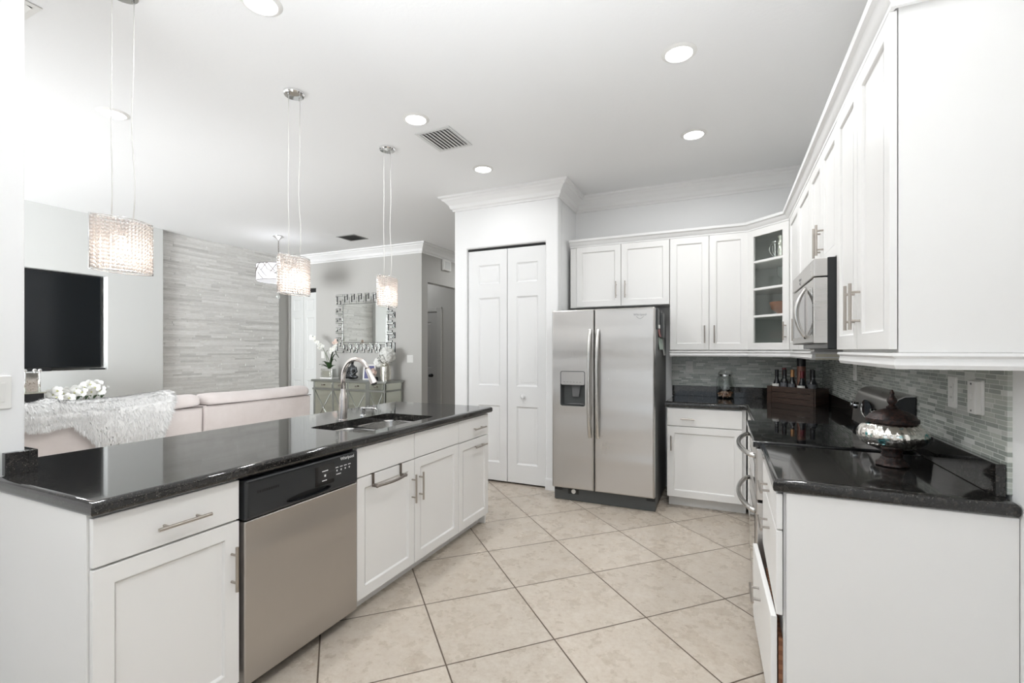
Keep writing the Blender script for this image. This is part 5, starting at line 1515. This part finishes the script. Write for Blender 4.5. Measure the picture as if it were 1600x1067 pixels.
mb.box(X0, X1, 0.10, 0.135, 0.0, 0.010, FKN); mb.box(X0 - 0.015, X1 + 0.015, 0.752, 0.780, -0.004, 0.016, FKN)
mb.box(X1 - 0.002, X1 + 0.012, Y0, Y1, 0.752, 0.780); mb.box(X1 - 0.002, X1 + 0.008, Y0, Y1, 0.10, 0.135)
mb.build('frame', M['silver_edge'], cn_, bevel=0.002)
bays = ((-6.00, -5.645), (-5.605, -5.335), (-5.295, -4.965), (-4.885, -4.640))
for i, (a0, a1) in enumerate(bays):
    if i:
        mb = MB(); mb.box(bays[i - 1][1] + 0.004, a0 - 0.004, 0.10, TZ - 0.036, -0.004, 0.008, FKN); mb.build('stile', M['silver_edge'], cn_, bevel=0.002)
    mb = MB(); mb.box(a0, a1, 0.787, 0.872, -0.002, 0.010, FKN); dw = mb.build('drawer', M['mirror_dim'], cn_, bevel=0.004)
    mb = MB(); q = (a0 + a1) / 2; mb.tube([FKN(q, 0.83, 0.01), FKN(q, 0.83, 0.026)], 0.006, 8); mb.ball(FKN(q, 0.83, 0.032), 0.016, 2, (1.5, 0.6, 0.8)); mb.build('knob', M['dark_nickel'], dw, smooth='all')
    mb = MB(); mb.box(a0, a1, 0.14, 0.745, -0.002, 0.006, FKN); do = mb.build('door', M['mirror_dim'], cn_, bevel=0.003)
    mb = MB(); cz_ = 0.47
    for s0, s1 in (((a0, 0.74), (a1, 0.20)), ((a0, 0.20), (a1, 0.74))): mb.tube([FKN(s0[0], s0[1], 0.010), FKN(s1[0], s1[1], 0.010)], 0.006, 6)
    mb.ball(FKN(q, cz_, 0.012), 0.022, 2, (1, .5, 1)); mb.build('lattice', M['silver_edge'], do, smooth='all')

# orchid in a mirrored planter
ox, oy = -5.885, 5.74
op = thing('potted_orchid', (ox, oy, TZ), 'white orchid in a small mirrored planter on the left of the console', 'plant')
mb = MB(); mb.box(ox - 0.125, ox + 0.125, oy - 0.07, oy + 0.07, TZ + 0.0005, TZ + 0.165); pl = mb.build('planter', M['mirror'], op, bevel=0.006)
mb = MB(); mb.box(ox - 0.085, ox + 0.085, oy - 0.0745, oy - 0.0705, TZ + 0.035, TZ + 0.130); tag(mb.build('inset_panel', M['mirror_dim'], pl, bevel=0.002), 'dull inset panel')
mb = MB(); mb.box(ox - 0.13, ox + 0.13, oy - 0.078, oy + 0.075, TZ + 0.0006, TZ + 0.022); mb.build('foot_rim', M['white_plastic'], pl, bevel=0.004)
ro = random.Random(2)
for ang, L_, up_ in ((200, .20, .06), (180, .15, .10), (225, .16, .04), (340, .16, .05), (10, .20, .16), (300, .14, .09), (20, .26, .24), (5, .22, .30)):
    mb = MB(); d_ = Vector((math.cos(R(ang)), math.sin(R(ang)) * .5, 0)); e_ = Vector((-d_.y, d_.x, 0)).normalized(); thin = up_ > .15
    ring = []
    for k in range(7):
        t = k / 6; w = (0.012 if thin else 0.035) * math.sin(math.pi * min(t * .9 + .08, 1)); z = TZ + .16 + up_ * math.sin(t * (2.3 if thin else 2.0)) * (1.0 if thin else 1.2) ; c_ = Vector((ox, oy, 0)) + d_ * (L_ * t * (.7 if thin else 1))
        ring.append([Vector((c_.x - e_.x * w, c_.y - e_.y * w - .01, z + .006)), Vector((c_.x, c_.y, z)), Vector((c_.x + e_.x * w, c_.y + e_.y * w, z + .006))])
    mb.rings(ring, False, False, closed=False); mb.build('leaf', M['leaf'], op, smooth='all')
for pth, fl_ in (([(ox - .03, oy, TZ + .15), (ox - .06, oy, TZ + .35), (ox - .13, oy - .02, TZ + .52), (ox - .24, oy - .04, TZ + .63), (ox - .33, oy - .05, TZ + .70)], 12), ([(ox + .03, oy, TZ + .15), (ox + .03, oy, TZ + .33), (ox + .08, oy - .02, TZ + .46), (ox + .16, oy - .03, TZ + .52), (ox + .22, oy - .03, TZ + .62)], 9),
                 ([(ox, oy, TZ + .15), (ox - .01, oy, TZ + .30), (ox - .08, oy, TZ + .43), (ox - .02, oy - .02, TZ + .46)], 0)):
    mb = MB(); mb.tube(pth, 0.0045, 7); mb.build('flower_stem', M['stem'], op, smooth='all')
    if fl_:
        P_ = [Vector(p) for p in pth]; pts = []
        for k in range(fl_):
            f = 1.9 + (len(P_) - 2.95) * k / (fl_ - 1); i = min(int(f), len(P_) - 2); q = P_[i].lerp(P_[i + 1], f - i)
            pts.append(q + Vector((ro.uniform(-.025, .025), -.03, ro.uniform(-.03, .03))))
        flowers(op, pts[:fl_ - 2] if pth[0][0] > ox else pts, 0.033, 'petal', ro, Vector((0.5, -1, 0.1)))
        if pth[0][0] > ox: flowers(op, pts[fl_ - 2:] + [pts[-3] + Vector((-.05, 0, .03))], 0.031, 'petal_pink', ro, Vector((0.5, -1, 0.1)))

# seated meditating figurine
bx_, by_ = -5.40, 5.74
mb = MB(); Z = TZ
mb.ball((bx_, by_, Z + .040), .05, 2, (2.3, 1.35, .78)); mb.ball((bx_ - .09, by_ - .04, Z + .045), .04, 2, (1.5, .9, .8)); mb.ball((bx_ + .09, by_ - .04, Z + .045), .04, 2, (1.5, .9, .8))
mb.ball((bx_, by_ - .06, Z + .05), .033, 2, (2.2, .8, .7))
mb.tube([(bx_, by_, Z + .05), (bx_, by_ + .004, Z + .10), (bx_, by_ + .006, Z + .16), (bx_, by_, Z + .205), (bx_, by_, Z + .235)], [.062, .055, .062, .045, .020], 16)
for s in (-1, 1): mb.tube([(bx_ + s * .058, by_, Z + .195), (bx_ + s * .092, by_ - .005, Z + .125), (bx_ + s * .060, by_ - .055, Z + .085), (bx_ + s * .01, by_ - .075, Z + .078)], [.024, .021, .017, .014], 10)
mb.tube([(bx_, by_, Z + .22), (bx_, by_, Z + .25)], .021, 12); mb.ball((bx_, by_ - .004, Z + .278), .035, 2, (.85, .95, 1.12)); mb.ball((bx_, by_ + .004, Z + .322), .016, 2)
for s in (-1, 1): mb.ball((bx_ + s * .031, by_, Z + .270), .010, 1, (.5, .7, 1.5))
mb.ball((bx_, by_ - .038, Z + .275), .006, 1, (.8, 1, 1.6))
for v in mb.bm.verts: v.co.z = max(v.co.z, Z + .001)
tag(mb.build('seated_figurine', M['statue'], remesh=0.006), 'dark metallic seated meditating figurine on the console', 'figurine')

# pictures on the console
def picture(xc, yc, w, h, lean, turn, m_print, label):
    t_ = thing('picture_frame', (xc, yc, TZ), label, 'picture frame')
    u_ = Vector((math.cos(turn), math.sin(turn), 0)); nn_ = Vector((u_.y, -u_.x, 0)); 
    class LF(Frame):
        def __call__(s, a, b, c): return s.o + s.u * a + s.n * (c - b * math.tan(lean)) + Vector((0, 0, b))
    F = LF((xc, yc, TZ), u_, nn_)
    bw = .022
    mb = MB(); mb.plate([(-w / 2, .001), (w / 2, .001), (w / 2, h), (-w / 2, h)], -.012, .006, F, holes=[[(-w / 2 + bw, bw), (w / 2 - bw, bw), (w / 2 - bw, h - bw), (-w / 2 + bw, h - bw)]]); mb.build('frame', M['white_plastic'], t_, bevel=.002)
    mb = MB(); mb.box(-w / 2 + bw, w / 2 - bw, bw, h - bw, -.010, .001, F); mb.build('print', M[m_print], t_)
    mb = MB(); mb.hexa([F(-.02, .002, -.012), F(.02, .002, -.012), F(.02, .002, -.060), F(-.02, .002, -.060), F(-.02, h * .6, -.012), F(.02, h * .6, -.012), F(.02, h * .6, -.016), F(-.02, h * .6, -.016)]); mb.build('easel_back', M['dark_gray'], t_)


picture(-5.085, 5.76, .19, .24, .22, .45, 'print_blue', 'white framed indigo picture leaning on the console beside the figurine')
mb = MB(); mb.box(-4.99, -4.86, 5.655, 5.715, TZ + .0005, TZ + .055); tag(mb.build('keepsake_box', M['black'], bevel=.004), 'small black box under the pink picture on the console', 'box')
t_ = thing('pink_ornament', (-4.925, 5.685, TZ + .0555), 'small pink floral ornament on the black box, left of the silver vase', 'ornament')
mb = MB()
for k in range(26):
    a, b = ro.uniform(0, 6.28), ro.uniform(-1, 1); d_ = Vector((math.cos(a) * math.sqrt(1 - b * b) * .8, math.sin(a) * math.sqrt(1 - b * b) * .5, b * 1.1)) * .055
    blossom(mb, Vector((-4.925, 5.685, TZ + .124)) + d_, d_, .026, ro)
mb.build('petals', M['petal_pink'], t_, smooth='all')
mb = MB(); mb.lathe([(.022, 0), (.016, .01), (.012, .03), (.02, .07)], (-4.925, 5.685, TZ + .056), 14); mb.build('stand', M['dark_nickel'], t_, smooth=True)

# silver vase with hydrangea
sx0, sy0 = -4.735, 5.735
sv = thing('hydrangea_vase', (sx0, sy0, TZ), 'mercury glass jar vase with a white hydrangea at the right end of the console', 'vase')
mb = MB(); mb.lathe([(.080, 0), (.084, .006), (.084, .205), (.078, .222), (.058, .238), (.058, .262), (.062, .266), (.056, .268), (.052, .24)], (sx0, sy0, TZ + .0005), 36, cap1=False); mb.build('jar', M['mercury'], sv, smooth=True, angle=50)
mb = MB(); mb.tube([(sx0, sy0, TZ + .05), (sx0 + .01, sy0, TZ + .26), (sx0 + .03, sy0 - .01, TZ + .38)], .006, 8); mb.build('stem', M['stem'], sv)
for ang in (200, 250, 320, 20, 110):
    mb = MB(); d_ = Vector((math.cos(R(ang)), math.sin(R(ang)), 0)); e_ = Vector((-d_.y, d_.x, 0))
    mb.rings([[Vector((sx0, sy0, 0)) + d_ * (.13 * t) + e_ * w * s + Vector((0, 0, TZ + .265 + .05 * math.sin(t * 2.6))) for s in (-1, 0, 1)] for t, w in ((0.1, .008), (.4, .035), (.75, .028), (1, .003))], False, False, closed=False); mb.build('leaf', M['leaf'], sv, smooth='all')
for (cx_, cy_, cz_, r_, nb) in ((sx0 + .045, sy0 - .02, TZ + .385, .120, 150), (sx0 - .105, sy0 - .03, TZ + .275, .062, 45)):
    mb = MB(); mb.ball((cx_, cy_, cz_), r_ * .70, 2)
    for k in range(nb):
        b = 1 - 2 * (k + .5) / nb; a = k * 2.39996; d_ = Vector((math.cos(a) * math.sqrt(1 - b * b), math.sin(a) * math.sqrt(1 - b * b), b)); blossom(mb, Vector((cx_, cy_, cz_)) + d_ * r_ * ro.uniform(.78, 1.0), (d_ + Vector((ro.uniform(-.5, .5), ro.uniform(-.5, .5), ro.uniform(-.5, .5)))).normalized(), ro.uniform(.026, .038), ro)
    mb.build('flower_head', M['petal'], sv, smooth='all')

# fretwork mirror
mr = thing('fretwork_mirror', (-5.38, 5.98, 1.337), 'square wall mirror in an openwork mirrored fret frame above the console', 'mirror')
FMR = Frame((0, 5.999, 0), (1, 0, 0), (0, -1, 0))
MX0, MX1, MZ0, MZ1, MW = -5.995, -4.757, 1.337, 2.310, 0.165
mb = MB(); mb.box(MX0 + MW, MX1 - MW, MZ0 + MW, MZ1 - MW, 0.004, 0.016, FMR); mb.build('glass', M['mirror'], mr, bevel=.006)
mb = MB(); mbd = MB(); T = .033


def strip(F2, a0, a1, b0, b1):
    a0, a1 = min(a0, a1), max(a0, a1); b0, b1 = min(b0, b1), max(b0, b1)
    mb.box(a0 + .003, a1 - .003, b0 + .003, b1 - .003, .016, .022, F2); mbd.box(a0, a1, b0, b1, .001, .0155, F2)  # larger black box under each strip stands for its shadow and dark edge


def key_run(F2, length, n_):
    p = length / n_
    for k in range(n_):
        o_ = k * p
        strip(F2, o_, o_ + T, 0, MW)                       # upright
        strip(F2, o_ + T, o_ + p * .58, MW - T, MW)        # outer bar
        strip(F2, o_ + p * .58 - T, o_ + p * .58, MW * .42, MW - T)
        strip(F2, o_ + p * .36, o_ + p * .58 - T, MW * .42, MW * .42 + T)
        strip(F2, o_ + T, o_ + p, 0, T)                    # inner bar
        strip(F2, o_ + p * .80, o_ + p * .80 + T * .9, T, MW * .66)


class SF(Frame):
    def __init__(s, o, du, db): s.o, s.du, s.db = Vector(o), Vector(du), Vector(db)
    def __call__(s, a, b, c): return s.o + s.du * a + s.db * b + Vector((0, -c, 0))


WX, WZ = MX1 - MX0, MZ1 - MZ0
key_run(SF((MX0 + MW, 5.999, MZ1 - MW), (1, 0, 0), (0, 0, 1)), WX - 2 * MW, 6)
key_run(SF((MX1 - MW, 5.999, MZ0 + MW), (-1, 0, 0), (0, 0, -1)), WX - 2 * MW, 6)
key_run(SF((MX0 + MW, 5.999, MZ0 + MW), (0, 0, 1), (-1, 0, 0)), WZ - 2 * MW, 4)
key_run(SF((MX1 - MW, 5.999, MZ1 - MW), (0, 0, -1), (1, 0, 0)), WZ - 2 * MW, 4)
for cx_, sx_ in ((MX0, 1), (MX1, -1)):
    for cz_, sz_ in ((MZ0, 1), (MZ1, -1)):
        F2 = SF((cx_, 5.999, cz_), (sx_, 0, 0), (0, 0, sz_))
        strip(F2, 0, MW, 0, T); strip(F2, 0, T, T, MW); strip(F2, T * 2.2, MW, T * 2.2, T * 3.2); strip(F2, T * 2.2, T * 3.2, T * 3.2, MW)
mb.build('fret_strips', M['mirror'], mr, bevel=.0035, seg=2)
tag(mbd.build('fret_shadow_edge', M['black'], mr), 'black painted shadow and dark edge of the fret strips')
